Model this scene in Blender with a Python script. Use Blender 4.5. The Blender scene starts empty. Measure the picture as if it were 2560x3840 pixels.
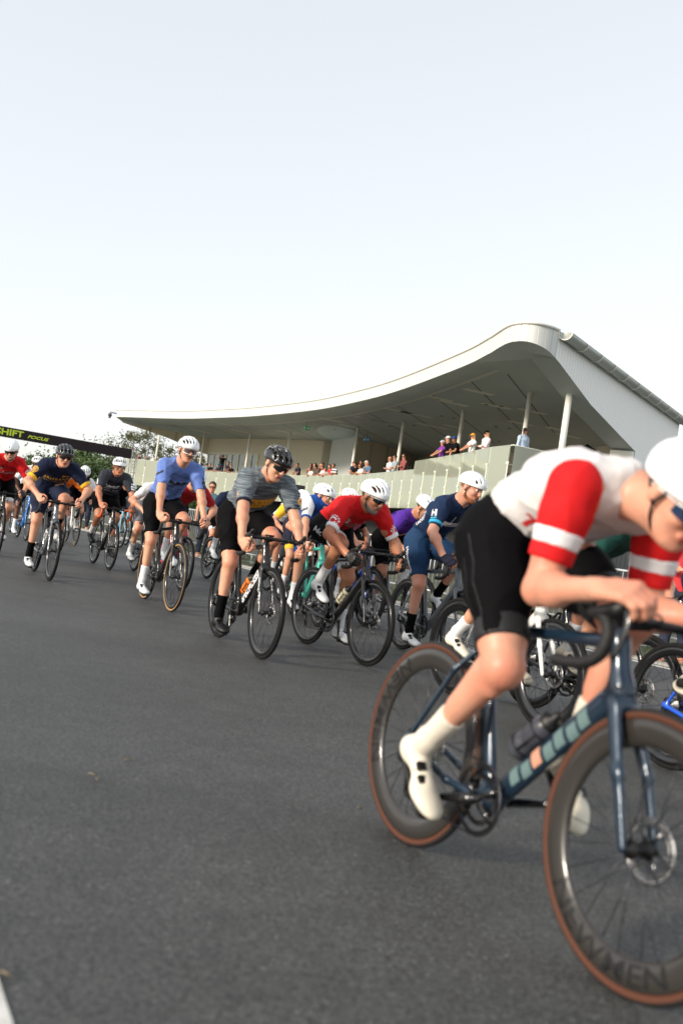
import bpy, bmesh, math, random, time
import numpy as np
from mathutils import Vector, Matrix, Euler
from mathutils.bvhtree import BVHTree
random.seed(7); RNG = np.random.default_rng(11)
T0 = time.time()
SC = bpy.context.scene; COL = SC.collection
rad = math.radians
# ------------------------------------------------------------------ camera
F_PX, PITCH, ROLL, CAM_H = 3479.0, rad(1.42), rad(8.41), 0.983
_F = np.array([0, math.cos(PITCH), math.sin(PITCH)])
_U0 = np.array([0, -math.sin(PITCH), math.cos(PITCH)]); _R0 = np.array([1.0, 0, 0])
_R = math.cos(ROLL)*_R0 + math.sin(ROLL)*_U0; _U = -math.sin(ROLL)*_R0 + math.cos(ROLL)*_U0
_C = np.array([0, 0, CAM_H])
cd = bpy.data.cameras.new('camera'); cam = bpy.data.objects.new('camera', cd); COL.objects.link(cam)
m = Matrix.Identity(4)
for i in range(3):
    m[i][0] = _R[i]; m[i][1] = _U[i]; m[i][2] = -_F[i]; m[i][3] = _C[i]
cam.matrix_world = m
cd.sensor_fit = 'HORIZONTAL'; cd.sensor_width = 24.0; cd.lens = 24.0*F_PX/2560
cd.clip_start = 0.05; cd.clip_end = 2000
cd.dof.use_dof = True; cd.dof.focus_distance = 14.0; cd.dof.aperture_fstop = 2.2
SC.camera = cam
# ------------------------------------------------------------------ world, sun, exposure
SUN_EL, SUN_AZ = rad(18), rad(-122)      # azimuth from +Y, clockwise; sun low at the left, a little behind the camera
W = bpy.data.worlds.new('World'); SC.world = W; W.use_nodes = True
nt = W.node_tree; bg = nt.nodes['Background']
sky = nt.nodes.new('ShaderNodeTexSky'); sky.sky_type = 'NISHITA'; sky.sun_disc = False
sky.sun_elevation = SUN_EL; sky.sun_rotation = SUN_AZ; sky.air_density = 1.0; sky.dust_density = 1.2; sky.ozone_density = 1.0
hs = nt.nodes.new('ShaderNodeHueSaturation'); hs.inputs['Saturation'].default_value = .60; nt.links.new(sky.outputs[0], hs.inputs['Color']); gm = nt.nodes.new('ShaderNodeGamma'); gm.inputs[1].default_value = .31; nt.links.new(hs.outputs[0], gm.inputs[0]); nt.links.new(gm.outputs[0], bg.inputs[0]); bg.inputs[1].default_value = 0.15
sl = bpy.data.lights.new('sun', 'SUN'); sl.energy = 1.0; sl.angle = rad(9); sl.color = (1.0, 0.89, 0.76)
so = bpy.data.objects.new('sun', sl); COL.objects.link(so)
sd = Vector((math.sin(SUN_AZ)*math.cos(SUN_EL), math.cos(SUN_AZ)*math.cos(SUN_EL), math.sin(SUN_EL)))
so.rotation_euler = sd.to_track_quat('Z', 'Y').to_euler(); so.location = (-20, -10, 20)
vs = SC.view_settings; vs.view_transform = 'Standard'; vs.look = 'None'; vs.gamma = 1; vs.exposure = 2.2; vs.use_curve_mapping = False
SC.render.film_transparent = False
try:
    SC.cycles.use_denoising = True; SC.cycles.max_bounces = 8; SC.cycles.transparent_max_bounces = 12
except Exception: pass

def ray(x, y): return _F + _R*(x-1280)/F_PX - _U*(y-1920)/F_PX
def at(x, y, Y): d = ray(x, y); return _C + d*Y/d[1]
def atz(x, y, z): d = ray(x, y); return _C + d*(z-CAM_H)/d[2]
def V3(*a): return np.array(a, float)
def nrm(v): v = np.asarray(v, float); return v/np.linalg.norm(v)

# ------------------------------------------------------------------ materials
MATS = {}
def srgb(r, g, b):
    f = lambda c: (c/255/12.92) if c/255 <= .04045 else ((c/255+.055)/1.055)**2.4
    return (f(r), f(g), f(b), 1)
def mat(name, col, rough=.6, metal=0, spec=.5, noise=0, nscale=8, bump=0, bscale=60, coat=0, sub=0, sheen=0):
    key = name
    if key in MATS: return MATS[key]
    M = bpy.data.materials.new(name); M.use_nodes = True; t = M.node_tree; b = t.nodes['Principled BSDF']
    if len(col) == 3: col = (*col, 1)
    b.inputs['Base Color'].default_value = col; b.inputs['Roughness'].default_value = rough; b.inputs['Metallic'].default_value = metal
    b.inputs['Specular IOR Level'].default_value = spec; b.inputs['Coat Weight'].default_value = coat
    if sub: b.inputs['Subsurface Weight'].default_value = sub; b.inputs['Subsurface Radius'].default_value = (.012, .005, .003); b.inputs['Subsurface Scale'].default_value = 1
    if sheen: b.inputs['Sheen Weight'].default_value = sheen
    tc = t.nodes.new('ShaderNodeTexCoord')
    if noise:
        n = t.nodes.new('ShaderNodeTexNoise'); n.inputs['Scale'].default_value = nscale; n.inputs['Detail'].default_value = 6
        t.links.new(tc.outputs['Object'], n.inputs['Vector'])
        mp = t.nodes.new('ShaderNodeMapRange'); mp.inputs['From Min'].default_value = .25; mp.inputs['From Max'].default_value = .75
        mp.inputs['To Min'].default_value = 1-noise; mp.inputs['To Max'].default_value = 1+noise
        t.links.new(n.outputs[0], mp.inputs[0])
        mx = t.nodes.new('ShaderNodeVectorMath'); mx.operation = 'SCALE'; mx.inputs[0].default_value = col[:3]
        t.links.new(mp.outputs[0], mx.inputs['Scale']); t.links.new(mx.outputs[0], b.inputs['Base Color'])
    if bump:
        n2 = t.nodes.new('ShaderNodeTexNoise'); n2.inputs['Scale'].default_value = bscale; n2.inputs['Detail'].default_value = 4
        t.links.new(tc.outputs['Object'], n2.inputs['Vector'])
        bp = t.nodes.new('ShaderNodeBump'); bp.inputs['Strength'].default_value = bump; bp.inputs['Distance'].default_value = .01
        t.links.new(n2.outputs[0], bp.inputs['Height']); t.links.new(bp.outputs[0], b.inputs['Normal'])
    MATS[key] = M; return M
def cloth(name, rgb, bump=.35, bscale=14, noise=.05): return mat('cloth_'+name, srgb(*rgb), .78, spec=.08 if max(rgb) < 40 else .25, noise=noise, nscale=30, bump=bump, bscale=bscale)
def skin(name, rgb):
    M = mat('skin_'+name, srgb(*rgb), .46, spec=.42, noise=.10, nscale=22, bump=.16, bscale=45, sub=.06); t = M.node_tree; b = t.nodes['Principled BSDF']
    src = b.inputs['Base Color'].links[0].from_socket; tc = t.nodes.new('ShaderNodeTexCoord'); n = t.nodes.new('ShaderNodeTexNoise'); n.inputs['Scale'].default_value = 5.5; n.inputs['Detail'].default_value = 5; t.links.new(tc.outputs['Object'], n.inputs['Vector'])
    mr = t.nodes.new('ShaderNodeMapRange'); mr.inputs[1].default_value = .42; mr.inputs[2].default_value = .66; mr.inputs[3].default_value = 0; mr.inputs[4].default_value = .75; t.links.new(n.outputs[0], mr.inputs[0])
    c = srgb(*rgb); mx = t.nodes.new('ShaderNodeMix'); mx.data_type = 'RGBA'; mx.inputs[7].default_value = (c[0]*.92, c[1]*.62, c[2]*.58, 1); t.links.new(mr.outputs[0], mx.inputs[0]); t.links.new(src, mx.inputs[6]); t.links.new(mx.outputs[2], b.inputs['Base Color']); return M

# ------------------------------------------------------------------ objects
def tag(o, label=None, cat=None, group=None, kind=None):
    if label: o['label'] = label
    if cat: o['category'] = cat
    if group: o['group'] = group
    if kind: o['kind'] = kind
    return o
def link(o, parent=None):
    COL.objects.link(o)
    if parent is not None: o.parent = parent
    return o
def mesh_np(name, v, f, smooth=True):
    v = np.asarray(v, np.float32); f = np.asarray(f, np.int32)
    me = bpy.data.meshes.new(name); me.vertices.add(len(v)); me.vertices.foreach_set('co', v.ravel())
    k = f.shape[1]; me.loops.add(f.size); me.loops.foreach_set('vertex_index', f.ravel())
    me.polygons.add(len(f)); me.polygons.foreach_set('loop_start', np.arange(0, f.size, k, dtype=np.int32))
    try: me.polygons.foreach_set('loop_total', np.full(len(f), k, np.int32))
    except Exception: pass
    me.update(calc_edges=True); me.validate()
    me.polygons.foreach_set('use_smooth', np.full(len(me.polygons), smooth))
    return me
def obj(name, me, m=None, parent=None, M=None):
    o = bpy.data.objects.new(name, me)
    if m is not None and len(me.materials) == 0: me.materials.append(m)
    elif m is not None:
        link(o, parent); o.material_slots[0].link = 'OBJECT'; o.material_slots[0].material = m
        if M is not None: o.matrix_local = M
        return o
    link(o, parent)
    if M is not None: o.matrix_local = M
    return o
def empty(name, M=None):
    o = bpy.data.objects.new(name, None); o.empty_display_size = .2; COL.objects.link(o)
    if M is not None: o.matrix_world = M
    return o

class MB:
    """collects plain shapes into one mesh"""
    def __init__(s): s.v = []; s.f = []; s.sm = []; s.uv = None
    def add(s, vs, fs, smooth=False):
        n = len(s.v); s.v += [tuple(map(float, p)) for p in vs]; s.f += [tuple(i+n for i in q) for q in fs]; s.sm += [smooth]*len(fs)
    def box(s, lo, hi, bev=0):
        x0, y0, z0 = lo; x1, y1, z1 = hi
        s.add([(x0,y0,z0),(x1,y0,z0),(x1,y1,z0),(x0,y1,z0),(x0,y0,z1),(x1,y0,z1),(x1,y1,z1),(x0,y1,z1)],
              [(0,3,2,1),(4,5,6,7),(0,1,5,4),(1,2,6,5),(2,3,7,6),(3,0,4,7)])
    def obox(s, c, ax, ay, az):      # centre + three half-axis vectors
        c, ax, ay, az = (np.asarray(q, float) for q in (c, ax, ay, az))
        P = [c+i*ax+j*ay+k*az for k in (-1, 1) for j in (-1, 1) for i in (-1, 1)]
        s.add([P[0],P[1],P[3],P[2],P[4],P[5],P[7],P[6]], [(0,3,2,1),(4,5,6,7),(0,1,5,4),(1,2,6,5),(2,3,7,6),(3,0,4,7)])
    def tube(s, pts, r, n=8, cap=True, closed=False, squash=None, smooth=True):
        pts = np.asarray(pts, float); m = len(pts); r = np.broadcast_to(np.asarray(r, float), (m,))
        tg = np.gradient(pts, axis=0) if not closed else np.roll(pts, -1, 0)-np.roll(pts, 1, 0)
        tg = tg/np.maximum(np.linalg.norm(tg, axis=1)[:, None], 1e-9)
        u = np.cross(tg[0], [0, 0, 1.0]);
        if np.linalg.norm(u) < .1: u = np.cross(tg[0], [0, 1.0, 0])
        u = nrm(u); R = []
        for i in range(m):
            u = nrm(u-tg[i]*np.dot(u, tg[i])); w = np.cross(tg[i], u)
            a = np.arange(n)*2*math.pi/n
            su, sw = (1, 1) if squash is None else squash
            R.append(pts[i]+r[i]*(np.cos(a)[:, None]*u*su+np.sin(a)[:, None]*w*sw))
        P = np.concatenate(R); fs = []
        for i in range(m if closed else m-1):
            j = (i+1) % m
            for k in range(n):
                k2 = (k+1) % n; fs.append((i*n+k, i*n+k2, j*n+k2, j*n+k))
        if cap and not closed: fs += [tuple(range(n))[::-1], tuple(range((m-1)*n, m*n))]
        s.add(P, fs, smooth)
    def lathe(s, prof, n=64, axis='y', smooth=True, closed=False):   # prof: (r, h) pairs
        prof = list(prof); m = len(prof); P = []
        for k in range(n):
            a = 2*math.pi*k/n
            for r, h in prof:
                P.append((r*math.cos(a), h, r*math.sin(a)) if axis == 'y' else (r*math.cos(a), r*math.sin(a), h))
        fs = []
        for k in range(n):
            k2 = (k+1) % n
            for j in range(m if closed else m-1):
                j2 = (j+1) % m
                q = (k*m+j, k*m+j2, k2*m+j2, k2*m+j); fs.append(q if axis != 'y' else q[::-1])
        s.add(P, fs, smooth)
    def me(s, name):
        M_ = bpy.data.meshes.new(name); M_.from_pydata(s.v, [], s.f); M_.polygons.foreach_set('use_smooth', s.sm); M_.update(); return M_
    def build(s, name, m, parent=None, M=None): return obj(name, s.me(name), m, parent, M)

def bez(P, n=10):
    """Catmull-Rom through points"""
    P = np.asarray(P, float); Q = np.vstack([2*P[0]-P[1], P, 2*P[-1]-P[-2]]); out = []
    for i in range(1, len(Q)-2):
        for t in np.arange(n)/n:
            a, b, c, d = Q[i-1], Q[i], Q[i+1], Q[i+2]
            out.append(.5*((2*b)+(c-a)*t+(2*a-5*b+4*c-d)*t*t+(3*b-a-3*c+d)*t**3))
    out.append(P[-1]); return np.array(out)

# ------------------------------------------------------------------ implicit surfaces (smooth unions -> one continuous mesh)
def cone(a, b, ra, rb, k=.02, clip=(), sub=False): return dict(t='c', a=V3(*a), b=V3(*b), ra=ra, rb=rb, k=k, clip=list(clip), sub=sub)
def ell(c, r, R=None, k=.02, clip=(), sub=False): return dict(t='e', c=V3(*c), r=V3(*r), R=np.eye(3) if R is None else np.array(R, float), k=k, clip=list(clip), sub=sub)
def seg(a, b, u, w0, w1, k=.04, clip=()):  # elliptical tapered segment; u = side axis, w=(side, depth)
    return dict(t='s', a=V3(*a), b=V3(*b), u=V3(*u), w0=w0, w1=w1, k=k, clip=list(clip), sub=False)
def inflate(ps, d, clip=None, k=None):
    out = []
    for p in ps:
        q = dict(p)
        if q['sub']: continue
        if q['t'] == 'c': q['ra'] += d; q['rb'] += d
        elif q['t'] == 'e': q['r'] = q['r']+d
        else: q['w0'] = (q['w0'][0]+d, q['w0'][1]+d); q['w1'] = (q['w1'][0]+d, q['w1'][1]+d)
        if clip: q['clip'] = q['clip']+list(clip)
        if k is not None: q['k'] = k
        out.append(q)
    return out
def bounds(p):
    if p['t'] == 'c': R = max(p['ra'], p['rb']); return np.minimum(p['a'], p['b'])-R, np.maximum(p['a'], p['b'])+R
    if p['t'] == 'e': R = max(p['r']); return p['c']-R, p['c']+R
    R = max(*p['w0'], *p['w1']); return np.minimum(p['a'], p['b'])-R, np.maximum(p['a'], p['b'])+R
def evald(p, X, Y, Z):
    if p['t'] == 'c':
        a = p['a']; d = p['b']-a; L = max(d@d, 1e-9); px, py, pz = X-a[0], Y-a[1], Z-a[2]
        h = np.clip((px*d[0]+py*d[1]+pz*d[2])/L, 0, 1)
        D = np.sqrt((px-h*d[0])**2+(py-h*d[1])**2+(pz-h*d[2])**2)-(p['ra']+(p['rb']-p['ra'])*h)
    elif p['t'] == 'e':
        c, r, R = p['c'], p['r'], p['R']; px, py, pz = X-c[0], Y-c[1], Z-c[2]
        q = [(px*R[i][0]+py*R[i][1]+pz*R[i][2]) for i in range(3)]
        k0 = np.sqrt(sum((q[i]/r[i])**2 for i in range(3))); k1 = np.sqrt(sum((q[i]/r[i]**2)**2 for i in range(3)))+1e-9
        D = k0*(k0-1)/k1
    else:
        a = p['a']; d = p['b']-a; L = np.linalg.norm(d); t = d/L; u = p['u']-t*(p['u']@t); u = u/np.linalg.norm(u); w = np.cross(t, u)
        px, py, pz = X-a[0], Y-a[1], Z-a[2]; s = px*t[0]+py*t[1]+pz*t[2]; h = np.clip(s/L, 0, 1); o = s-h*L
        wu = p['w0'][0]+(p['w1'][0]-p['w0'][0])*h; wv = p['w0'][1]+(p['w1'][1]-p['w0'][1])*h
        qu = (px*u[0]+py*u[1]+pz*u[2])/wu; qv = (px*w[0]+py*w[1]+pz*w[2])/wv; qo = o/wv
        k0 = np.sqrt(qu**2+qv**2+qo**2); k1 = np.sqrt((qu/wu)**2+(qv/wv)**2+(qo/wv)**2)+1e-9; D = k0*(k0-1)/k1
    for pt, n in p['clip']:
        D = np.maximum(D, (X-pt[0])*n[0]+(Y-pt[1])*n[1]+(Z-pt[2])*n[2])
    return D
def sdf_mesh(prims, vox, gclip=(), name='m'):
    pos = [p for p in prims if not p['sub']]
    bs = [bounds(p) for p in pos]; lo = np.min([b[0] for b in bs], 0)-2.5*vox; hi = np.max([b[1] for b in bs], 0)+2.5*vox
    N = np.ceil((hi-lo)/vox).astype(int)+1; Fd = np.full(N, .2, np.float32)
    ax = [(lo[i]+np.arange(N[i])*vox).astype(np.float32) for i in range(3)]
    for p in pos+[p for p in prims if p['sub']]:
        b = bounds(p); m_ = 3*vox+p['k']
        i0 = np.maximum(((b[0]-m_-lo)/vox).astype(int), 0); i1 = np.minimum(((b[1]+m_-lo)/vox).astype(int)+2, N)
        if (i1 <= i0).any(): continue
        sl_ = tuple(slice(i0[i], i1[i]) for i in range(3))
        X = ax[0][sl_[0]][:, None, None]; Y = ax[1][sl_[1]][None, :, None]; Z = ax[2][sl_[2]][None, None, :]
        D = evald(p, X, Y, Z); A = Fd[sl_]; k = max(p['k'], 1e-4)
        if p['sub']:
            D = -D; h = np.maximum(k-np.abs(A-D), 0)/k; Fd[sl_] = np.maximum(A, D)+h*h*k*.25
        else:
            h = np.maximum(k-np.abs(A-D), 0)/k; Fd[sl_] = np.minimum(A, D)-h*h*k*.25
    for pt, n in gclip:
        Fd = np.maximum(Fd, (ax[0][:, None, None]-pt[0])*n[0]+(ax[1][None, :, None]-pt[1])*n[1]+(ax[2][None, None, :]-pt[2])*n[2])
    return surfnet(Fd, lo, vox)
def surfnet(Fd, lo, vox):
    S = Fd < 0; c = np.zeros(np.array(Fd.shape)-1, np.int8)
    for i in (0, 1):
        for j in (0, 1):
            for k in (0, 1): c += S[i:S.shape[0]-1+i, j:S.shape[1]-1+j, k:S.shape[2]-1+k]
    act = (c > 0) & (c < 8); I = np.argwhere(act)
    if len(I) == 0: return np.zeros((0, 3)), np.zeros((0, 4), int)
    idx = np.full(act.shape, -1, np.int32); idx[act] = np.arange(len(I))
    acc = np.zeros((len(I), 3)); cnt = np.zeros(len(I)); cor = {}
    for i in (0, 1):
        for j in (0, 1):
            for k in (0, 1): cor[i, j, k] = Fd[I[:, 0]+i, I[:, 1]+j, I[:, 2]+k]
    for a in cor:
        for d in range(3):
            if a[d] == 0:
                b = list(a); b[d] = 1; b = tuple(b); fa, fb = cor[a], cor[b]; mk = (fa < 0) != (fb < 0)
                t = np.where(mk, fa/np.where(fa-fb == 0, 1, fa-fb), 0); P = np.tile(np.array(a, float), (len(I), 1)); P[:, d] = t
                acc += P*mk[:, None]; cnt += mk
    v = lo+(I+acc/cnt[:, None])*vox; fs = []
    for d in range(3):
        a0 = [slice(None)]*3; a1 = [slice(None)]*3; a0[d] = slice(0, -1); a1[d] = slice(1, None)
        s0, s1 = S[tuple(a0)], S[tuple(a1)]; e = (d+1) % 3; g = (d+2) % 3
        for fl in (False, True):
            E_ = np.argwhere(s0 & ~s1) if not fl else np.argwhere(~s0 & s1)
            E_ = E_[(E_[:, e] > 0) & (E_[:, g] > 0) & (E_[:, e] < act.shape[e]) & (E_[:, g] < act.shape[g])]
            if len(E_) == 0: continue
            def cell(de, dg):
                q = E_.copy(); q[:, e] -= de; q[:, g] -= dg; return idx[q[:, 0], q[:, 1], q[:, 2]]
            Q = np.stack([cell(0, 0), cell(1, 0), cell(1, 1), cell(0, 1)], 1)
            fs.append(Q if not fl else Q[:, ::-1])
    f = np.concatenate(fs); f = f[(f >= 0).all(1)]
    return v, f
WK = [(RNG.normal(size=3), RNG.uniform(0, 6.28), RNG.uniform(28, 95)) for _ in range(9)]
def wrinkle(v, f, A):
    n = np.cross(v[f[:, 2]]-v[f[:, 0]], v[f[:, 3]]-v[f[:, 1]]); N = np.zeros_like(v)
    for k in range(4): np.add.at(N, f[:, k], n)
    N /= np.linalg.norm(N, axis=1)[:, None]+1e-12; D = np.zeros(len(v))
    for d, ph, k in WK:
        d = d/np.linalg.norm(d); w = v @ d*k+ph+1.3*np.sin(v @ np.roll(d, 1)*k*.45+ph); D += (1-np.abs(np.sin(w*.5)))**2.2*(45/k)*np.clip(np.sin(v @ np.roll(d, 2)*11+ph)+.25, 0, 1)
    return v+N*(D*A-A*.5)[:, None]
def sdf_obj(name, prims, vox, m, parent=None, gclip=(), M=None):
    v, f = sdf_mesh(prims, vox, gclip)
    if len(f) == 0: return None
    A = {'jersey': .0068, 'shorts': .0028, 'sleeve': .0032, 'shirt': .010, 'trousers': .010, 'sock': .0012}.get(name, 0)
    if A: v = wrinkle(v, f, A)
    return obj(name, mesh_np(name, v, f), m, parent, M)

# ------------------------------------------------------------------ lettering laid on a surface
_font_cache = {}
def text_geo(s, size, bold=0.0, shear=0.0, space=1.0, cut=.012):
    cu = bpy.data.curves.new('t', 'FONT'); cu.body = s; cu.size = size; cu.align_x = 'CENTER'; cu.align_y = 'CENTER'; cu.offset = bold; cu.shear = shear; cu.space_character = space
    cu.resolution_u = 3
    o = bpy.data.objects.new('t', cu); COL.objects.link(o); dg = bpy.context.evaluated_depsgraph_get(); dg.update()
    me = bpy.data.meshes.new_from_object(o.evaluated_get(dg)); bpy.data.objects.remove(o); bpy.data.curves.remove(cu)
    bm = bmesh.new(); bm.from_mesh(me); bpy.data.meshes.remove(me)
    bmesh.ops.triangulate(bm, faces=bm.faces)
    for _ in range(5):
        es = [e for e in bm.edges if e.calc_length() > cut]
        if not es: break
        bmesh.ops.subdivide_edges(bm, edges=es, cuts=1); bmesh.ops.triangulate(bm, faces=[f for f in bm.faces if len(f.verts) > 3])
    v = np.array([q.co[:2] for q in bm.verts]); f = [[q.index for q in fa.verts] for fa in bm.faces]; bm.free(); return v, f
def poly_geo(pts, cut=.012):
    bm = bmesh.new(); vs_ = [bm.verts.new((*p, 0)) for p in pts]; bm.faces.new(vs_); bmesh.ops.triangulate(bm, faces=bm.faces)
    for _ in range(6):
        es = [e for e in bm.edges if e.calc_length() > cut]
        if not es: break
        bmesh.ops.subdivide_edges(bm, edges=es, cuts=1); bmesh.ops.triangulate(bm, faces=[f for f in bm.faces if len(f.verts) > 3])
    bm.verts.index_update(); v = np.array([q.co[:2] for q in bm.verts]); f = [[q.index for q in fa.verts] for fa in bm.faces]; bm.free(); return v, f
def bvh_of(o):
    me = o.data; return BVHTree.FromPolygons([q.co[:] for q in me.vertices], [p.vertices[:] for p in me.polygons])
def decal(name, geo, bvh, org, u, v, d, m, parent, off=.0025, reach=.5):
    """project flat shapes (geo) onto the surface in bvh, shooting along d from org"""
    g, f = geo; org, u, v, d = (np.asarray(q, float) for q in (org, u, v, d)); d = nrm(d); P = []; ok = []
    for a, b in g:
        p = org+u*a+v*b-d*reach; h = bvh.ray_cast(Vector(p), Vector(d), reach*2)
        if h[0] is None: P.append((0, 0, 0)); ok.append(False)
        else:
            n = h[1]
            if n.dot(Vector(d)) > 0: n = -n
            P.append(tuple(h[0]+n*off)); ok.append(True)
    f = [q for q in f if all(ok[i] for i in q) and max((Vector(P[q[i]])-Vector(P[q[i-1]])).length for i in range(3)) < .05]
    if not f: return None
    us = sorted({i for q in f for i in q}); mp = {i: j for j, i in enumerate(us)}
    me = bpy.data.meshes.new(name); me.from_pydata([P[i] for i in us], [], [[mp[i] for i in q] for q in f]); me.update()
    return obj(name, me, m, parent)
# ------------------------------------------------------------------ materials used by many things
BLK = mat('matt_black', srgb(11, 11, 12), .5, noise=.15); GLOSS = mat('gloss_black', srgb(9, 9, 10), .2, coat=.6)
RUB = mat('rubber', srgb(22, 21, 21), .8, spec=.2, noise=.2, nscale=40); TAPE = mat('bar_tape', srgb(12, 12, 13), .65, bump=.3, bscale=120)
STEEL = mat('steel', srgb(150, 150, 150), .3, 1.0); DSTEEL = mat('dark_steel', srgb(70, 70, 74), .35, .9); CARBON = mat('carbon_rim', srgb(14, 14, 16), .24, coat=.5)
WHT = mat('white_gloss', srgb(236, 238, 238), .3, coat=.3)
def tyre_mat(name, side):
    M = bpy.data.materials.new(name); M.use_nodes = True; t = M.node_tree; b = t.nodes['Principled BSDF']; b.inputs['Roughness'].default_value = .7; b.inputs['Specular IOR Level'].default_value = .25
    tc = t.nodes.new('ShaderNodeTexCoord'); sp = t.nodes.new('ShaderNodeSeparateXYZ'); t.links.new(tc.outputs['Object'], sp.inputs[0])
    c = t.nodes.new('ShaderNodeCombineXYZ'); t.links.new(sp.outputs[0], c.inputs[0]); t.links.new(sp.outputs[2], c.inputs[2])
    l = t.nodes.new('ShaderNodeVectorMath'); l.operation = 'LENGTH'; t.links.new(c.outputs[0], l.inputs[0])
    g = t.nodes.new('ShaderNodeMath'); g.operation = 'GREATER_THAN'; g.inputs[1].default_value = .3275; t.links.new(l.outputs['Value'], g.inputs[0])
    mx = t.nodes.new('ShaderNodeMix'); mx.data_type = 'RGBA'; mx.inputs[6].default_value = srgb(*side); mx.inputs[7].default_value = srgb(36, 35, 35)
    t.links.new(g.outputs[0], mx.inputs[0]); t.links.new(mx.outputs[2], b.inputs['Base Color']); return M
TYRE = RUB; TAN = tyre_mat('tyre_tan', (158, 126, 86)); BROWN = tyre_mat('tyre_brown', (84, 50, 36))

# ------------------------------------------------------------------ bicycle template (x forward, y left, z up; origin under the rear axle)
RA, FA, BB = V3(0, 0, .336), V3(.99, 0, .336), V3(.41, 0, .27)
HT0, HT1, SEATCL = V3(.838, 0, .685), V3(.792, 0, .835), V3(.225, 0, .80)
BK = {}
def bike_templates():
    c = cone; e = .010
    fr = [c(HT0, HT1, .030, .026, k=.03),
          seg(HT0+V3(-.005, 0, .01), BB+V3(.02, 0, .01), (0, 1, 0), (.022, .034), (.026, .034), k=.03),
          seg(HT1+V3(0, 0, -.022), SEATCL+V3(.0, 0, -.035), (0, 1, 0), (.019, .020), (.014, .016), k=.025),
          seg(SEATCL+V3(.0, 0, .0), BB+V3(-.01, 0, .02), (0, 1, 0), (.013, .022), (.019, .026), k=.03),
          ell(BB, (.036, .045, .036), k=.03)]
    for s in (-1, 1):
        fr += [c(BB+V3(-.03, s*.030, 0), BB+V3(-.16, s*.055, .01), .016, .013, k=.02), c(BB+V3(-.16, s*.055, .01), RA+V3(0, s*.066, 0), .013, .012, k=.015),
               c(SEATCL+V3(-.02, s*.012, -.12), SEATCL+V3(-.07, s*.04, -.19), .010, .009, k=.02), c(SEATCL+V3(-.07, s*.04, -.19), RA+V3(.01, s*.064, .01), .009, .009, k=.015),
               ell(RA+V3(0, s*.066, 0), (.022, .008, .022), k=.01)]
    v, f = sdf_mesh(fr, .006); BK['frame'] = mesh_np('frame', v, f)
    fk = [c(HT0+V3(.006, 0, -.012), HT0+V3(.012, 0, -.03), .032, .034, k=.02)]
    for s in (-1, 1):
        cr = HT0+V3(.012, s*.030, -.03); fk += [seg(cr, V3(.925, s*.050, .50), (0, 1, 0), (.014, .024), (.011, .018), k=.02), seg(V3(.925, s*.050, .50), FA+V3(0, s*.055, 0), (0, 1, 0), (.011, .018), (.009, .013), k=.015)]
    v, f = sdf_mesh(fk, .006); BK['fork'] = mesh_np('fork', v, f)
    # cockpit: stem, bar, tape, hoods, levers
    b = MB(); ST = V3(.785, 0, .862); CL = V3(.885, 0, .878)
    b.tube([HT1+V3(0, 0, -.01), ST+V3(0, 0, .012)], [.022, .020], 12); b.tube([ST, (ST+CL)/2, CL], [.019, .017, .019], 12, squash=(1, 1.1))
    b.box((.80, -.022, .895), (.875, .022, .908)); b.tube([(.845, 0, .875), (.845, 0, .90)], .008, 6)
    b.tube(bez([(.885, -.20, .876), (.885, -.10, .878), CL, (.885, .10, .878), (.885, .20, .876)], 3), .0135, 10); BK['handlebar'] = b.me('handlebar')
    for s in (-1, 1):
        t_ = MB(); t_.tube(bez([(.885, s*.13, .877), (.892, s*.195, .876), (.925, s*.208, .874), (.955, s*.210, .862), (.972, s*.212, .825), (.960, s*.215, .780), (.920, s*.218, .752), (.86, s*.220, .742), (.815, s*.221, .740)], 5), .0165, 10)
        BK['drop', s] = t_.me('drop_bar')
        v, f = sdf_mesh([c((.93, s*.209, .878), (.985, s*.209, .892), .019, .019, k=.015), c((.985, s*.209, .892), (1.018, s*.207, .925), .018, .014, k=.015)], .005); BK['hood', s] = mesh_np('brake_hood', v, f)
        l = MB(); l.tube(bez([(1.008, s*.209, .895), (1.022, s*.211, .865), (1.018, s*.214, .82), (1.004, s*.216, .775)], 4), [.011]*4+[.010]*4+[.009]*4+[.008], 8, squash=(.6, 1.2)); BK['lever', s] = l.me('brake_lever')
    # saddle + post
    sd_ = [cone((.06, 0, .977), (.30, 0, .972), .028, .018, k=.03), ell((.085, .045, .975), (.055, .035, .020), k=.03), ell((.085, -.045, .975), (.055, .035, .020), k=.03)]
    v, f = sdf_mesh(sd_, .006, gclip=[((0, 0, .988), (0, 0, 1)), ((0, 0, .955), (0, 0, -1))]); BK['saddle'] = mesh_np('saddle', v, f)
    p = MB(); p.tube([SEATCL+V3(0, 0, -.01), V3(.178, 0, .945)], [.0145, .0135], 12, squash=(.8, 1.2))
    for s in (-1, 1): p.tube([(.08, s*.03, .958), (.13, s*.022, .945), (.22, s*.022, .945), (.28, s*.012, .96)], .0035, 6)
    BK['seatpost'] = p.me('seatpost')
    # wheel pieces, centred on the axle
    for dp, tag_ in ((.045, 'mid'), (.068, 'deep')):
        r = MB(); ro = .3125; prof = [(ro, .011), (ro-.004, .0145), (ro-dp*.35, .0145), (ro-dp*.75, .0105), (ro-dp, .004), (ro-dp, -.004), (ro-dp*.75, -.0105), (ro-dp*.35, -.0145), (ro-.004, -.0145), (ro, -.011)]
        r.lathe(prof, 96, closed=True); BK['rim', tag_] = r.me('rim')
    t_ = MB(); t_.lathe([(.3235+.0148*math.cos(a), .0148*math.sin(a)) for a in np.arange(12)*2*math.pi/12], 96, closed=True); BK['tyre'] = t_.me('tyre')
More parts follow.
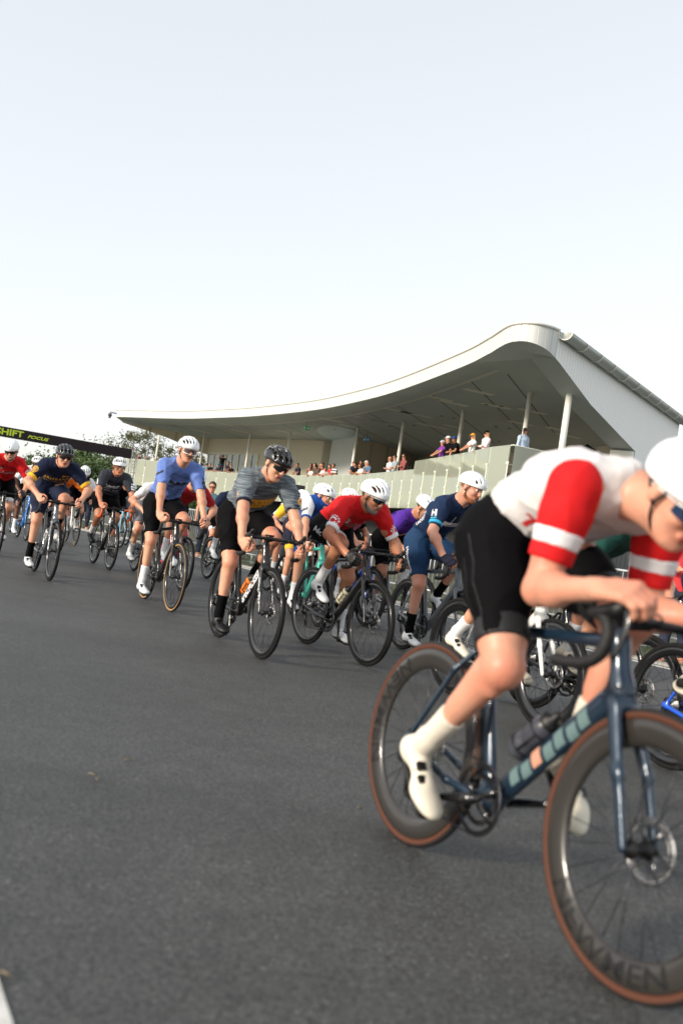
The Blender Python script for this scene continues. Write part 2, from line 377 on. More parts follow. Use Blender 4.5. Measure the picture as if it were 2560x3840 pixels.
    for nm, n_, ri in (('spokes', 24, .262),):
        s_ = MB()
        for k in range(n_):
            a = 2*math.pi*k/n_; sd2 = 1 if k % 2 else -1; a2 = a+(.9 if (k//2) % 2 else -.9)*.5
            s_.tube([(.021*math.cos(a2), sd2*.026, .021*math.sin(a2)), (ri*math.cos(a), sd2*.003, ri*math.sin(a))], .0013, 4)
        BK['spokes'] = s_.me('spokes')
    h = MB(); h.lathe([(.004, .052), (.011, .05), (.012, .035), (.024, .031), (.024, .024), (.014, .02), (.012, 0), (.014, -.02), (.024, -.024), (.024, -.031), (.012, -.035), (.011, -.05), (.004, -.052)], 20); BK['hub'] = h.me('hub')
    d = MB()                                # slotted disc rotor
    for k in range(36):
        a = 2*math.pi*k/36
        d.tube([(.062*math.cos(a), .036, .062*math.sin(a)), (.078*math.cos(a+.12), .036, .078*math.sin(a+.12))], .0022, 4)
    d.lathe([(.080, .0372), (.080, .0348), (.072, .0348), (.072, .0372)], 48, closed=True); d.lathe([(.064, .0372), (.064, .0348), (.060, .0348), (.060, .0372)], 36, closed=True)
    for k in range(6):
        a = 2*math.pi*k/6; d.tube([(.018*math.cos(a+.4), .036, .018*math.sin(a+.4)), (.062*math.cos(a), .036, .062*math.sin(a))], .004, 5)
    BK['brake_rotor'] = d.me('brake_rotor')
    cs = MB()
    for k in range(9):
        R_ = .022+.0040*k; y = -.022-.0036*(8-k); pf = [(R_, y-.0009), (R_, y+.0009), (R_-.008, y+.0009), (R_-.008, y-.0009)]; cs.lathe(pf, 28, closed=True)
    cs.lathe([(.016, -.018), (.016, -.055)], 16); BK['cassette'] = cs.me('cassette')
    # crankset (arm of the right side along +x)
    k_ = MB(); n_ = 50
    for R_, y in ((.104, -.047), (.074, -.040)):
        P = []; nn = n_ if R_ > .09 else 36
        for i in range(nn*2):
            a = math.pi*i/nn; rr = R_+(.003 if i % 2 else -.0015); P.append((rr, a))
        V = []; 
        for yy in (y-.0012, y+.0012):
            V += [(rr*math.cos(a), yy, rr*math.sin(a)) for rr, a in P]
            V += [((R_-.014)*math.cos(a), yy, (R_-.014)*math.sin(a)) for rr, a in P]
        m_ = len(P); F_ = []
        for i in range(m_):
            j = (i+1) % m_; F_ += [(i, j, m_+j, m_+i), (2*m_+i, 3*m_+i, 3*m_+j, 2*m_+j), (i, 2*m_+i, 2*m_+j, j), (m_+i, m_+j, 3*m_+j, 3*m_+i)]
        k_.add(V, F_)
    for q in range(4):
        a = .5+q*math.pi/2+(.25 if q % 2 else -.25); k_.tube([(.02*math.cos(a), -.055, .02*math.sin(a)), (.092*math.cos(a), -.048, .092*math.sin(a))], [.012, .008], 6, squash=(.5, 1))
    k_.tube([(0, -.075, 0), (0, .075, 0)], .013, 14)
    for s, xx in ((-1, 1), (1, -1)): k_.tube([(0, s*.064, 0), (xx*.05, s*.068, 0), (xx*.15, s*.072, 0), (xx*.176, s*.073, 0)], [.017, .014, .011, .012], 10, squash=(.7, 1.1))
    BK['crankset'] = k_.me('crankset')
    pd = MB(); pd.tube([(0, 0, 0), (0, -.055, 0)], .007, 8); pd.obox((.005, -.062, 0), (.035, 0, 0), (0, .026, 0), (0, 0, .006)); pd.obox((.03, -.062, .0), (.012, 0, .004), (0, .018, 0), (0, 0, .007)); BK['pedal'] = pd.me('pedal')
    # rear derailleur + chain
    q = MB(); q.tube([RA+V3(-.005, -.07, -.015), RA+V3(.02, -.085, -.055), RA+V3(.015, -.06, -.075)], [.012, .014, .010], 8)
    q.tube([RA+V3(.015, -.052, -.075), RA+V3(.045, -.052, -.155)], [.010, .009], 8, squash=(.6, 1.6))
    for z, x in ((-.08, .017), (-.155, .045)):
        M_ = [(rr*math.cos(a)+x, yy-.048, rr*math.sin(a)+z+.336) for yy in (-.004, .004) for rr in (.022,) for a in np.arange(14)*2*math.pi/14]
        q.add(M_, [tuple(range(14)), tuple(range(27, 13, -1))]+[(i, 14+i, 14+(i+1) % 14, (i+1) % 14) for i in range(14)])
    BK['derailleur'] = q.me('derailleur')
    ch = MB(); P = []
    for a in np.linspace(math.pi*.52, -math.pi*.5, 14): P.append(BB+V3(.105*math.cos(a), -.047, .105*math.sin(a)))
    P += [RA+V3(.05, -.046, -.178), RA+V3(.035, -.044, -.172), RA+V3(.035, -.044, -.13), RA+V3(.035, -.040, -.09), RA+V3(.01, -.036, -.05), RA+V3(-.04, -.036, -.01), RA+V3(-.035, -.036, .03), RA+V3(.0, -.037, .045)]
    ch.tube(np.array(P), .0042, 5, closed=True, squash=(1, .7)); BK['chain'] = ch.me('chain')
    cg = MB(); ax_ = nrm(HT0-BB); o_ = BB+ax_*.20+V3(-.03, 0, .045)*1.0; up_ = nrm(np.cross(V3(0, 1, 0), ax_)); up_ = up_ if up_[2] > 0 else -up_
    oc = BB+ax_*.20+up_*.072
    for t1 in (0, .09):
        cg.tube([oc+ax_*t1+up_*.039*math.cos(a)+V3(0, .039, 0)*math.sin(a) for a in np.linspace(.5, 2*math.pi-.5, 16)], .003, 5)
    for s in (-1, 1): cg.tube([oc+V3(0, s*.034, 0)-up_*.02, oc+V3(0, s*.034, 0)-up_*.02+ax_*.09], .003, 5)
    BK['bottle_cage'] = cg.me('bottle_cage')
    bt = MB(); pr = [(.0, -.035), (.033, -.033), (.0365, -.028), (.0365, .02), (.034, .025), (.034, .04), (.0365, .045), (.0365, .105), (.030, .122), (.028, .125)]
    bt.lathe(pr, 24, axis='z'); cp = MB(); cp.lathe([(.0305, .121), (.0305, .140), (.013, .148), (.012, .166), (.009, .172), (0, .173)], 20, axis='z')
    Mo = Matrix((( *up_, 0), (0, 1, 0, 0), (*ax_, 0), (0, 0, 0, 1))).transposed(); Mo.translation = Vector(oc)
    if Mo.to_3x3().determinant() < 0: Mo.col[1] = -Mo.col[1]
    BK['bottle'] = bt.me('bottle'); BK['bottle_cap'] = cp.me('bottle_cap'); BK['bottle_M'] = Mo
    cb = MB()
    for s in (-1, 1): cb.tube(bez([(.985, s*.19, .885), (1.01, s*.12, .90), (.97, s*.05, .885), (.85, s*.012, .86)], 5), .0028, 5)
    BK['brake_cable'] = cb.me('brake_cable')
bike_templates()
AXM = {'bottle': BK['bottle_M']}

def rim_text(s, wheel, mtl, r0, r1, a_mid, a_span, side=-1, name='rim_lettering'):
    """letters bent round the rim side"""
    g, f = text_geo(s, 1.0, bold=.012); x0, x1 = g[:, 0].min(), g[:, 0].max(); y0, y1 = g[:, 1].min(), g[:, 1].max(); P = []
    for x, y in g:
        t = (x-x0)/(x1-x0); w = (y-y0)/(y1-y0); a = a_mid+(t-.5)*a_span; r = r0+(r1-r0)*w
        dp = .068; q = (.3125-r)/dp; hw = .0145 if q < .35 else .0145-(q-.35)/.4*.004 if q < .75 else .0105-(q-.75)/.25*.0065
        P.append((r*math.cos(a), side*(hw+.0012), r*math.sin(a)))
    me = bpy.data.meshes.new(name); me.from_pydata(P, [], f); me.update(); return obj(name, me, mtl, wheel)

def bicycle(Mw, label, frame, fork=None, tyre=None, deep='mid', crank=0, bottle=None, cap=None, group='racing bicycles of the bunch', steer=0, bar=None, full=True, rim=None, spin=None):
    root = empty('bicycle', Mw); tag(root, label, 'bicycle', group)
    fk = fork or frame
    obj('frame', BK['frame'], frame, root); obj('seatpost', BK['seatpost'], BLK, root); obj('saddle', BK['saddle'], BLK, root)
    fko = obj('fork', BK['fork'], fk, root)
    hb = obj('handlebar', BK['handlebar'], BLK, root)
    for s in (-1, 1):
        obj('drop_bar', BK['drop', s], bar or TAPE, hb); obj('brake_hood', BK['hood', s], BLK, hb); obj('brake_lever', BK['lever', s], GLOSS, hb)
    if full: obj('brake_cable', BK['brake_cable'], BLK, hb)
    ws = []
    for nm, ax in (('rear_wheel', RA), ('front_wheel', FA)):
        sp = spin if spin is not None else RNG.uniform(0, 6.28)
        w = obj(nm, BK['rim', deep], rim or CARBON, root, Matrix.Translation(Vector(ax)) @ Matrix.Rotation(sp, 4, 'Y'))
        obj('tyre', BK['tyre'], tyre or RUB, w); obj('spokes', BK['spokes'], DSTEEL, w); obj('hub', BK['hub'], BLK, w); obj('brake_rotor', BK['brake_rotor'], STEEL, w)
        if nm == 'rear_wheel': obj('cassette', BK['cassette'], STEEL, w)
        ws.append(w)
    cm = Matrix.Translation(Vector(BB)) @ Matrix.Rotation(-rad(crank), 4, 'Y')
    ck = obj('crankset', BK['crankset'], GLOSS, root, cm)
    for s, th in ((-1, crank), (1, crank+180)):
        P = BB+V3(.1725*math.cos(rad(th)), s*.078, .1725*math.sin(rad(th)))
        M_ = Matrix.Translation(Vector(P)) @ (Matrix.Identity(4) if s < 0 else Matrix.Scale(-1, 4, (0, 1, 0)))
        obj('pedal', BK['pedal'], BLK, root, M_)
    obj('chain', BK['chain'], DSTEEL, root); obj('derailleur', BK['derailleur'], BLK, root)
    if bottle:
        obj('bottle_cage', BK['bottle_cage'], BLK, root); b = obj('bottle', BK['bottle'], bottle, root, BK['bottle_M']); obj('bottle_cap', BK['bottle_cap'], cap or BLK, b)
    return root, ws
# ------------------------------------------------------------------ heads, hands, helmets
def rotm(fwd, up=(0, 0, 1)):
    f = nrm(fwd); l = nrm(np.cross(up, f)); u = np.cross(f, l); return np.array([f, l, u])       # rows: forward, left, up
class Fr:                                   # local frame helper
    def __init__(s, o, R, sc=1.0): s.o = np.asarray(o, float); s.R = R; s.s = sc
    def p(s, x, y=0, z=0): return s.o+s.s*(s.R.T @ V3(x, y, z))
    def c(s, a, b, ra, rb, **k): return cone(s.p(*a), s.p(*b), ra*s.s, rb*s.s, **k)
    def e(s, c, r, **k): return ell(s.p(*c), V3(*r)*s.s, s.R, **k)
    def d(s, x, y, z): return s.R.T @ V3(x, y, z)
def head_prims(H, neck0, detail=True, fat=0):
    P = [H.e((-.008, 0, .035), (.098, .078, .088), k=.02), H.e((.022, 0, -.035), (.066, .060+fat, .085), k=.03), H.e((.066, 0, -.098), (.024, .026, .020), k=.02),
         H.c((.0, -.046, -.062), (.055, -.022, -.092), .022, .018, k=.02), H.c((.0, .046, -.062), (.055, .022, -.092), .022, .018, k=.02),
         H.c((.093, 0, .012), (.112, 0, -.024), .009, .014, k=.012), H.e((.104, .012, -.030), (.010, .008, .007), k=.008), H.e((.104, -.012, -.030), (.010, .008, .007), k=.008),
         H.c((.080, -.034, .030), (.080, .034, .030), .013, .013, k=.015),
         H.e((.066, .036, -.022), (.024, .022, .020), k=.02), H.e((.066, -.036, -.022), (.024, .022, .020), k=.02),
         H.e((.088, 0, -.060), (.012, .024, .012), k=.01),
         H.e((-.010, .080, -.004), (.020, .010, .032), k=.008), H.e((-.010, -.080, -.004), (.020, .010, .032), k=.008)]
    P += [cone(H.p(-.030, 0, -.045), neck0, .056*H.s, .064*H.s, k=.03), cone(H.p(.02, 0, -.08), neck0+.03*H.d(1, 0, 0), .035*H.s, .045*H.s, k=.03)]
    if detail:
        for s in (-1, 1): P.append(H.e((.104, s*.031, .008), (.018, .018, .010), k=.008, sub=True))
    return P
def rot_about(v, ax, a): return v*math.cos(a)+np.cross(ax, v)*math.sin(a)+ax*(ax@v)*(1-math.cos(a))
def hand_prims(Wr, f, pn, w, curl=(55, 75, 50), sc=1.0, thumb=.5, spread=0):
    """Wr wrist; f direction of the hand; pn palm side; w thumb side"""
    f = nrm(f); pn = nrm(pn-f*(pn@f)); w = nrm(w-f*(w@f)-pn*(w@pn)); P = []; T = []
    K = [(.031, .088), (.010, .092), (-.011, .088), (-.030, .080)]
    for (o, L), fl in zip(K, (.98, 1.08, 1.0, .80)):
        kn = Wr+(f*L+w*o)*sc; P.append(cone(Wr+w*o*.6*sc, kn, .0155*sc, .0125*sc, k=.012))
        d = f.copy(); p = kn; axx = np.cross(f, pn); th = 0
        for L2, cu, r0, r1 in ((.044, curl[0], .0105, .0095), (.027, curl[1], .0095, .0088), (.022, curl[2], .0088, .0078)):
            th += rad(cu+RNG.uniform(-6, 6)); d = rot_about(f, axx, th); q = p+d*L2*fl*sc; T.append(cone(p, q, r0*sc, r1*sc, k=.006)); p = q
    P.append(cone(Wr+(f*.02+w*.012+pn*.006)*sc, Wr+(f*.065+w*.022+pn*.008)*sc, .018*sc, .016*sc, k=.015))
    b0 = Wr+(f*.028+w*.030)*sc; b1 = b0+nrm(f*.55+w*.45+pn*.55*thumb)*.042*sc; b2 = b1+nrm(f*.75+w*.05+pn*1.1*thumb)*.030*sc; b3 = b2+nrm(f*.55-w*.3+pn*1.3*thumb)*.024*sc
    P += [cone(b0, b1, .0155*sc, .0125*sc, k=.014)]; T += [cone(b1, b2, .0118*sc, .0105*sc, k=.006), cone(b2, b3, .0105*sc, .009*sc, k=.006)]
    return P, T

def helmet(H, style, m, parent, liner=BLK, vox=.006):
    s = H.s; tilt = H.R.T
    P = [H.e((-.012, 0, .047), (.142, .104, .100), k=.02)]
    if style == 'tt': P = [H.e((-.012, 0, .045), (.140, .103, .108), k=.02), H.c((-.05, 0, .075), (-.13, 0, .03), .07, .045, k=.04)]
    S = [H.e((-.012, 0, .034), (.131, .094, .090), k=.004, sub=True)]
    S[0]['sub'] = True
    def on(th, ph, g=.955):      # th from the front over the top, ph to the side
        x = math.cos(rad(th)); z = math.sin(rad(th))
        return (-.012+.142*x*math.cos(rad(ph))*g, .104*math.sin(rad(ph))*g, .047+.100*z*math.cos(rad(ph))*g)
    def vent(t0, t1, ph0, ph1, r, n=4):
        pts = [on(t0+(t1-t0)*i/n, ph0+(ph1-ph0)*i/n) for i in range(n+1)]
        for i in range(n): 
            c_ = H.c(pts[i], pts[i+1], r if 0 < i else r*.6, r if i < n-1 else r*.6, k=.003, sub=True); S.append(c_)
    if style == 'slots':
        vent(26, 78, 0, 0, .0135); 
        for q in (-1, 1): vent(22, 82, q*17, q*22, .0135); vent(20, 86, q*34, q*44, .0135); vent(16, 78, q*52, q*64, .0125); vent(98, 150, q*20, q*18, .0135); vent(98, 150, q*44, q*40, .0135)
        vent(95, 150, 0, 0, .0135)
    elif style == 'aero':
        vent(30, 62, 0, 0, .0105)
        for q in (-1, 1): vent(20, 45, q*22, q*25, .0105); vent(55, 85, q*30, q*34, .0095); vent(14, 34, q*44, q*46, .0105); vent(110, 145, q*20, q*18, .0125)
    elif style == 'round':
        for q in (-1, 1): vent(26, 44, q*12, q*13, .016, 2); vent(60, 80, q*14, q*15, .016, 2); vent(24, 44, q*38, q*40, .015, 2); vent(60, 85, q*40, q*42, .015, 2); vent(105, 140, q*20, q*20, .015)
    elif style == 'ribs':
        for q in (-1, 1):
            for t0 in (14, 52, 90, 128): vent(t0, t0+28, q*11, q*12, .0145, 2); vent(t0, t0+28, q*34, q*36, .0145, 2); vent(t0, t0+26, q*56, q*58, .0135, 2)
    elif style == 'tt':
        vent(18, 32, 0, 0, .0105, 2); vent(80, 84, 14, 16, .011, 1); vent(80, 84, -14, -16, .011, 1)
    gc = [(H.p(.10, 0, .030), H.d(.10, 0, -1)), ] if style != 'tt' else [(H.p(.10, 0, .028), H.d(.05, 0, -1))]
    for p in P: p['clip'] = gc
    # side dips lower at the temples and nape
    o = sdf_obj('helmet', P+S, vox, m, parent)
    ln = [H.e((-.012, 0, .036), (.124, .088, .086), k=.01, clip=[(H.p(.10, 0, .027), H.d(.10, 0, -1))])]
    sdf_obj('helmet_liner', ln, .009, liner, o)
    st = MB()
    for q in (-1, 1):
        st.tube(bez([H.p(.035, q*.083, .03), H.p(.012, q*.080, -.035), H.p(.030, q*.056, -.088), H.p(.050, 0, -.122)], 5), .0042*s, 5)
        st.tube([H.p(-.045, q*.080, .03), H.p(-.02, q*.083, -.01), H.p(.012, q*.080, -.035)], .004*s, 5)
    st.build('chin_strap', BLK, o)
    return o
def glasses(H, frame, lens, parent, big=False, name='sunglasses'):
    g = MB(); n = 14; hi, lo_ = (.030, -.026) if big else (.022, -.018); rows = []
    for j, t in enumerate(np.linspace(0, 1, 6)):
        row = []
        for i in range(n+1):
            a = rad(-66+132*i/n); u = abs(a)/rad(66); top = hi-.004*u*u; bot = lo_*(1-.45*u**3)+(.014 if u < .16 else 0)*(1-u/.16)
            z = bot+(top-bot)*t; row.append(H.p(.040+.074*math.cos(a)-.004*(1-t), .078*math.sin(a), z))
        rows.append(row)
    V = [p for r in rows for p in r]; Fc = [(j*(n+1)+i, j*(n+1)+i+1, (j+1)*(n+1)+i+1, (j+1)*(n+1)+i) for j in range(5) for i in range(n)]
    off = np.array([H.d(-.004, 0, 0)]*len(V)); m_ = len(V); V = V+[tuple(np.array(p)+o) for p, o in zip(V, off)]; Fc += [tuple(q+m_ for q in f[::-1]) for f in Fc]
    g.add(V, Fc, True); o = g.build(name, lens, parent)
    f = MB(); r = .0042 if big else .0030
    top = [np.array(p) for p in rows[-1]]; bot = [np.array(p) for p in rows[0]]
    f.tube(np.array(top), r*H.s, 6)
    if big: f.tube(np.array(bot), r*H.s, 6); f.tube([bot[0], top[0]], r*H.s, 6); f.tube([bot[-1], top[-1]], r*H.s, 6)
    for q, e_ in ((-1, top[0]), (1, top[-1])): f.tube([e_, H.p(.02, q*.083, .014), H.p(-.03, q*.085, .006)], r*H.s, 5)
    f.build('glasses_frame', frame, o); return o
def ik(a, b, L1, L2, pole):
    a, b = np.asarray(a, float), np.asarray(b, float); d = b-a; D = np.linalg.norm(d); D2 = min(D, (L1+L2)*.999); u = d/D
    x = (L1*L1-L2*L2+D2*D2)/(2*D2); h = math.sqrt(max(L1*L1-x*x, 0)); p = np.asarray(pole, float); p = p-u*(p@u); p = p/np.linalg.norm(p); return a+u*x+p*h

# ------------------------------------------------------------------ rider
def rider(Mw, label, vox=.009, S=(.57, 1.33), hp=(.14, .20), gaze=(0, -12), grip='hoods', crank=0, skn=None, jersey=None, sleeve=None, cuff=None, shorts=None, legband=None,
          sock=None, shoe=None, glove=None, helm=('slots', None), frame=None, lens=None, big=False, jl=.12, arch=.05, hip=(.15, 1.045), eyes=True, elbow=(-.3, .9, -.6), knee_out=.02, twist=0, hem=.74, group='racing cyclists of the bunch', facial=None, sleeve_hair=None, toe=18, bulk=1.0, parts=None, reach=None, hrs=1.0, collar=None, cleft=None, hk=None):
    Hp = V3(hip[0], 0, hip[1]); Sh = V3(S[0], 0, S[1]); ax = nrm(Sh-Hp); up = np.cross(ax, V3(0, 1, 0)); up = up if up[2] > 0 else -up
    L = np.linalg.norm(Sh-Hp); sp = [Hp+ax*L*t+up*arch*4*t*(1-t)*(1.15-.3*t) for t in (0, .3, .62, .93)]
    y = V3(0, 1, 0); b_ = bulk
    torso = [seg(sp[0], sp[1], y, (.150*b_, .105*b_), (.132*b_, .095*b_), k=.05), seg(sp[1], sp[2], y, (.132*b_, .095*b_), (.155*b_, .110*b_), k=.05), seg(sp[2], sp[3], y, (.155*b_, .110*b_), (.140*b_, .078*b_), k=.05)]
    nb = Sh+V3(.01, 0, .015)+up*.01
    nx = nrm(Sh+V3(hp[0], 0, hp[1])-nb)
    for s in (-1, 1): torso.insert(3, cone(nb+nx*.035, Sh+V3(.0, s*.11, .0), .048, .052, k=.045))
    shd, arms = {}, []
    upper, fore, hands, tips, palm = [], [], [], [], []
    joints = {}
    for s in (-1, 1):
        sh = Sh+V3(.015, s*.165, -.012); torso.append(cone(Sh+V3(-.01, s*.06, .0), sh+V3(-.01, -s*.01, 0), .070, .066, k=.05))
        if grip == 'hoods': palmc = V3(.968, s*.222, .905); f = nrm(V3(.93, -s*.05, -.22)); pn = V3(0, -s*.75, -.65); w = V3(0, -s*.65, .75); cu = (38, 62, 45)
        elif grip == 'drops': palmc = V3(.962, s*.226, .815); f = nrm(V3(.80, -s*.05, -.30)); pn = V3(.1, -s*.85, -.25); w = V3(.2, -s*.25, .9); cu = (55, 70, 50)
        elif grip == 'aerohoods': palmc = V3(.985, s*.215, .925); f = nrm(V3(.95, -s*.15, .08)); pn = V3(0, -s*.6, -.8); w = V3(0, -s*.8, .6); cu = (45, 60, 45)
        pn = nrm(pn-f*(pn@f)); w = nrm(w-f*(w@f)-pn*(w@pn))
        Wr = palmc-f*.055-pn*.012
        pole = V3(elbow[0], s*elbow[1], elbow[2])
        El = ik(sh, Wr, .292, .268, pole); joints[s] = (sh, El, Wr)
        upper += [cone(sh, El, .058*b_, .040*b_, k=.035), ell((sh*.72+El*.28), (.052*b_,)*3, k=.04)]
        fa = nrm(Wr-El); fore += [cone(El, Wr, .040*b_, .0265, k=.02), ell(El+fa*.075, (.045*b_,)*3, k=.025), ell(sh*.5+El*.5+V3(-.012, 0, -.012), (.050*b_, .046*b_, .060*b_), k=.025), cone(Wr-fa*.03, Wr+f*.01, .027, .026, k=.015)]
        pa, ti = hand_prims(Wr+f*.004, f, pn, w, curl=cu); palm.append((s, pa, ti, Wr, f)); hands += pa; tips += ti
    # legs
    legs, feet, thg, knees = [], {}, {}, {}
    for s, th in ((-1, crank), (1, crank+180)):
        P = BB+V3(.1725*math.cos(rad(th)), s*.135, .1725*math.sin(rad(th)))
        tt = rad(toe+10*math.sin(rad(th))); fd = V3(math.cos(tt), 0, -math.sin(tt)); fu = V3(math.sin(tt), 0, math.cos(tt))
        ball = P+fu*.035; ank = ball-fd*.125+fu*.060; hip = Hp+V3(.03, s*.088, -.02)
        kn = ik(hip, ank, .435, .425, V3(1, s*(knee_out if not hk else hk[0 if s < 0 else 1])*3, .35))
        legs += [ell(hip*.9+kn*.1+V3(-.03, 0, 0), (.108, .095, .108), k=.05)]
        t_ = [cone(hip, kn, .098*b_, .054, k=.045), ell(hip*.55+kn*.45+V3(0, 0, .012), (.088*b_, .082*b_, .088*b_), k=.05), ell(hip*.2+kn*.8, (.063,)*3, k=.04)]
        thg[s] = (hip, kn, t_); sk = nrm(ank-kn); bk = nrm(np.cross(sk, V3(0, 1, 0))); bk = bk if bk[0] < 0 else -bk
        cf = [cone(kn, ank, .046, .031, k=.03), ell(kn+nrm(kn-(hip+ank)/2)*.006, (.053, .050, .053), k=.03), seg(kn+sk*.07+bk*.024, kn+sk*.22+bk*.012, y, (.050, .048), (.035, .034), k=.025), ell(kn+sk*.05+(-bk)*.012, (.030, .030, .05), k=.02)]
        legs += t_+cf
        R = np.array([fd, V3(0, 1, 0), fu]); Fo = Fr(ball, R)
        foot = [Fo.e((-.155, 0, -.012), (.036, .030, .028), k=.025), Fo.c((-.14, 0, .01), (-.01, 0, -.002), .032, .026, k=.025), Fo.e((.01, s*.006, -.008), (.055, .044, .024), k=.02), Fo.e((.055, -s*.006, -.010), (.040, .036, .018), k=.02), Fo.c((-.125, 0, .06), (-.13, 0, .0), .036, .032, k=.03)]
        feet[s] = (Fo, foot, ank, kn, sk); legs += [dict(q) for q in inflate(foot, -.004)]; knees[s] = kn
    hc = Sh+V3(hp[0], 0, hp[1]) if len(hp) == 2 else Sh+V3(*hp)
    ya, pi_ = rad(gaze[0]), rad(gaze[1]); g = V3(math.cos(ya)*math.cos(pi_), math.sin(ya)*math.cos(pi_), math.sin(pi_))
    rl = rad(gaze[2]) if len(gaze) > 2 else 0
    H = Fr(hc, rotm(g, V3(0, math.sin(rl), math.cos(rl)))); fat = .004 if bulk > 1.05 else 0
    body = torso+upper+fore+hands+tips+legs+head_prims(H, nb, fat=fat)
    sv, sf = sdf_mesh(body, vox); root = obj('person', mesh_np('person', sv, sf), skn); root.matrix_world = Mw; tag(root, label, 'cyclist', group)
    # clothes
    J = inflate(torso, .006)
    nx = nrm(hc-nb); J = [q if i not in (3, 4) else dict(q, clip=[(nb+nx*.050, nx)]) for i, q in enumerate(J)]; J.append(cone(nb-nx*.02, nb+nx*.055, .070, .066, k=.03, clip=[(nb+nx*.050, nx)]))
    slv = []
    for s in (-1, 1):
        sh, El, Wr = joints[s]; t = nrm(El-sh); hp_ = sh+(El-sh)*hem; q = inflate([p for p in (upper[:2] if s < 0 else upper[2:])], .0065, clip=[(hp_, t)])
        slv.append((s, q, sh, El, t)); 
        if sleeve is None: J += q
    zl = sp[0]+(sp[1]-sp[0])*jl
    J = [dict(q) for q in J]; J[0] = dict(seg(sp[0], sp[1], y, (.160*b_, .115*b_), (.139*b_, .102*b_), k=.05)); J[0]['clip'] = [(zl, -nrm(sp[1]-sp[0]-V3(.05, 0, 0)))]
    J_o = sdf_obj('jersey', J, vox, jersey, root)
    slo = {}
    for s, q, sh, El, t in slv:
        if sleeve is not None:
            q2 = [dict(a) for a in q]; slo[s] = sdf_obj('sleeve', inflate(q2, .0015)+[ell(sh, (.066, .066, .066), k=.03)], vox, sleeve, root)
        if cuff is not None:
            for c0, c1, mm in cuff:
                pp = inflate(upper[:2] if s < 0 else upper[2:], .0118, clip=[(sh+(El-sh)*c1, t), (sh+(El-sh)*c0, -t)]); sdf_obj('cuff', pp, vox*.9, mm, root)
    Sx = inflate([torso[0]], .003)+[dict(seg(sp[0], sp[1], y, (.156*b_, .110*b_), (.134*b_, .097*b_), k=.05))]
    for s in (-1, 1):
        hip, kn, t_ = thg[s]; t = nrm(kn-hip); Sx += inflate(t_, .006, clip=[(hip+(kn-hip)*.80, t)])+[ell(hip*.9+kn*.1+V3(-.03, 0, 0), (.113, .100, .113), k=.05)]
    for q in Sx:
        if q['t'] == 's': q['clip'] = q['clip']+[(sp[0]+(sp[1]-sp[0])*.85, nrm(sp[1]-sp[0]))]
    sho = sdf_obj('shorts', Sx, vox, shorts, root)
    if legband is not None:
        for s in (-1, 1):
            hip, kn, t_ = thg[s]; t = nrm(kn-hip); sdf_obj('leg_band', inflate(t_, .0075, clip=[(hip+(kn-hip)*.81, t), (hip+(kn-hip)*.69, -t)]), vox*.9, legband, root)
    for s in (-1, 1):
        Fo, foot, ank, kn, sk = feet[s]
        sdf_obj('sock', [cone(kn, ank, .056, .0355, k=.02, clip=[(kn+(ank-kn)*.62, -sk)]), cone(ank-sk*.02, Fo.p(-.12, 0, .04), .038, .036, k=.02)], min(vox, .009), sock, root)
        sh_ = sdf_obj('shoe', inflate([dict(q) for q in foot], .004, clip=[(Fo.p(-.12, 0, .058), Fo.d(-.25, 0, 1))]), min(vox, .009), shoe, root)
        if sh_ is not None:
            so_ = sdf_obj('sole', [Fo.c((-.15, 0, -.040), (.045, 0, -.036), .030, .036, k=.02, clip=[(Fo.p(0, 0, -.030), Fo.d(0, 0, 1)), (Fo.p(0, 0, -.046), Fo.d(0, 0, -1))])], .006, BLK, sh_)
            dl = MB()
            if vox < .0095:
                for xx in (-.055, -.015):
                    dl.obox(Fo.p(xx, -.020 if s < 0 else .020, .032 if xx < -.03 else .020), Fo.d(.013, 0, -.002), Fo.d(0, .014, 0), Fo.d(.001, 0, .007))
                    dl.tube([Fo.p(xx, .034, .006), Fo.p(xx, .012, .031 if xx < -.03 else .021), Fo.p(xx, -.012, .031 if xx < -.03 else .021), Fo.p(xx, -.034, .006)], .0025, 5)
                dl.build('shoe_dial', BLK, sh_)
    if glove is not None:
        for s, pa, ti, Wr, f in palm:
            ti0 = [q for i, q in enumerate(ti) if i in (0, 3, 6, 9)]
            sdf_obj('glove', inflate(pa, .0035)+inflate(ti0, .003)+[cone(Wr-f*.012, Wr+f*.01, .030, .029, k=.01)], .006, glove, root)
    if helm: helmet(H, helm[0], helm[1], root, liner=helm[2] if len(helm) > 2 else BLK, vox=.0065 if vox > .008 else .005)
    if lens is not None: glasses(H, frame or BLK, lens, root, big)
    if collar is not None: sdf_obj('collar', [cone(nb-nx*.01, nb+nx*.042, .072, .067, k=.02, clip=[(nb+nx*.037, nx), (nb+nx*.004, -nx)])], min(vox, .008), collar, root)
    if lens is None and vox < .0125:
        for s in (-1, 1):
            e_ = MB(); c0 = H.p(.083, s*.031, .009); e_.tube([c0-H.d(.011, 0, 0), c0-H.d(.007, 0, 0), c0, c0+H.d(.006, 0, 0), c0+H.d(.0085, 0, 0)], [.004, .010, .012, .0095, .004], 10); eo = e_.build('eye', WHT, root)
            p_ = MB(); p_.tube([c0+H.d(.008, 0, -.001), c0+H.d(.0105, 0, -.001)], .0052, 10); p_.build('iris', BLK, eo)
            sdf_obj('eyebrow', [H.c((.097, s*.014, .032), (.088, s*.046, .034), .0045, .003, k=.004)], .004, (facial or {}).get('hair') or HAIR, root)
    lips = sdf_obj('lips', [H.c((.096, -.019, -.058), (.099, 0, -.056), .0055, .0065, k=.005), H.c((.096, .019, -.058), (.099, 0, -.056), .0055, .0065, k=.005), H.c((.095, -.014, -.066), (.096, .014, -.066), .006, .006, k=.005)], .004, LIPS, root) if vox < .0125 else None
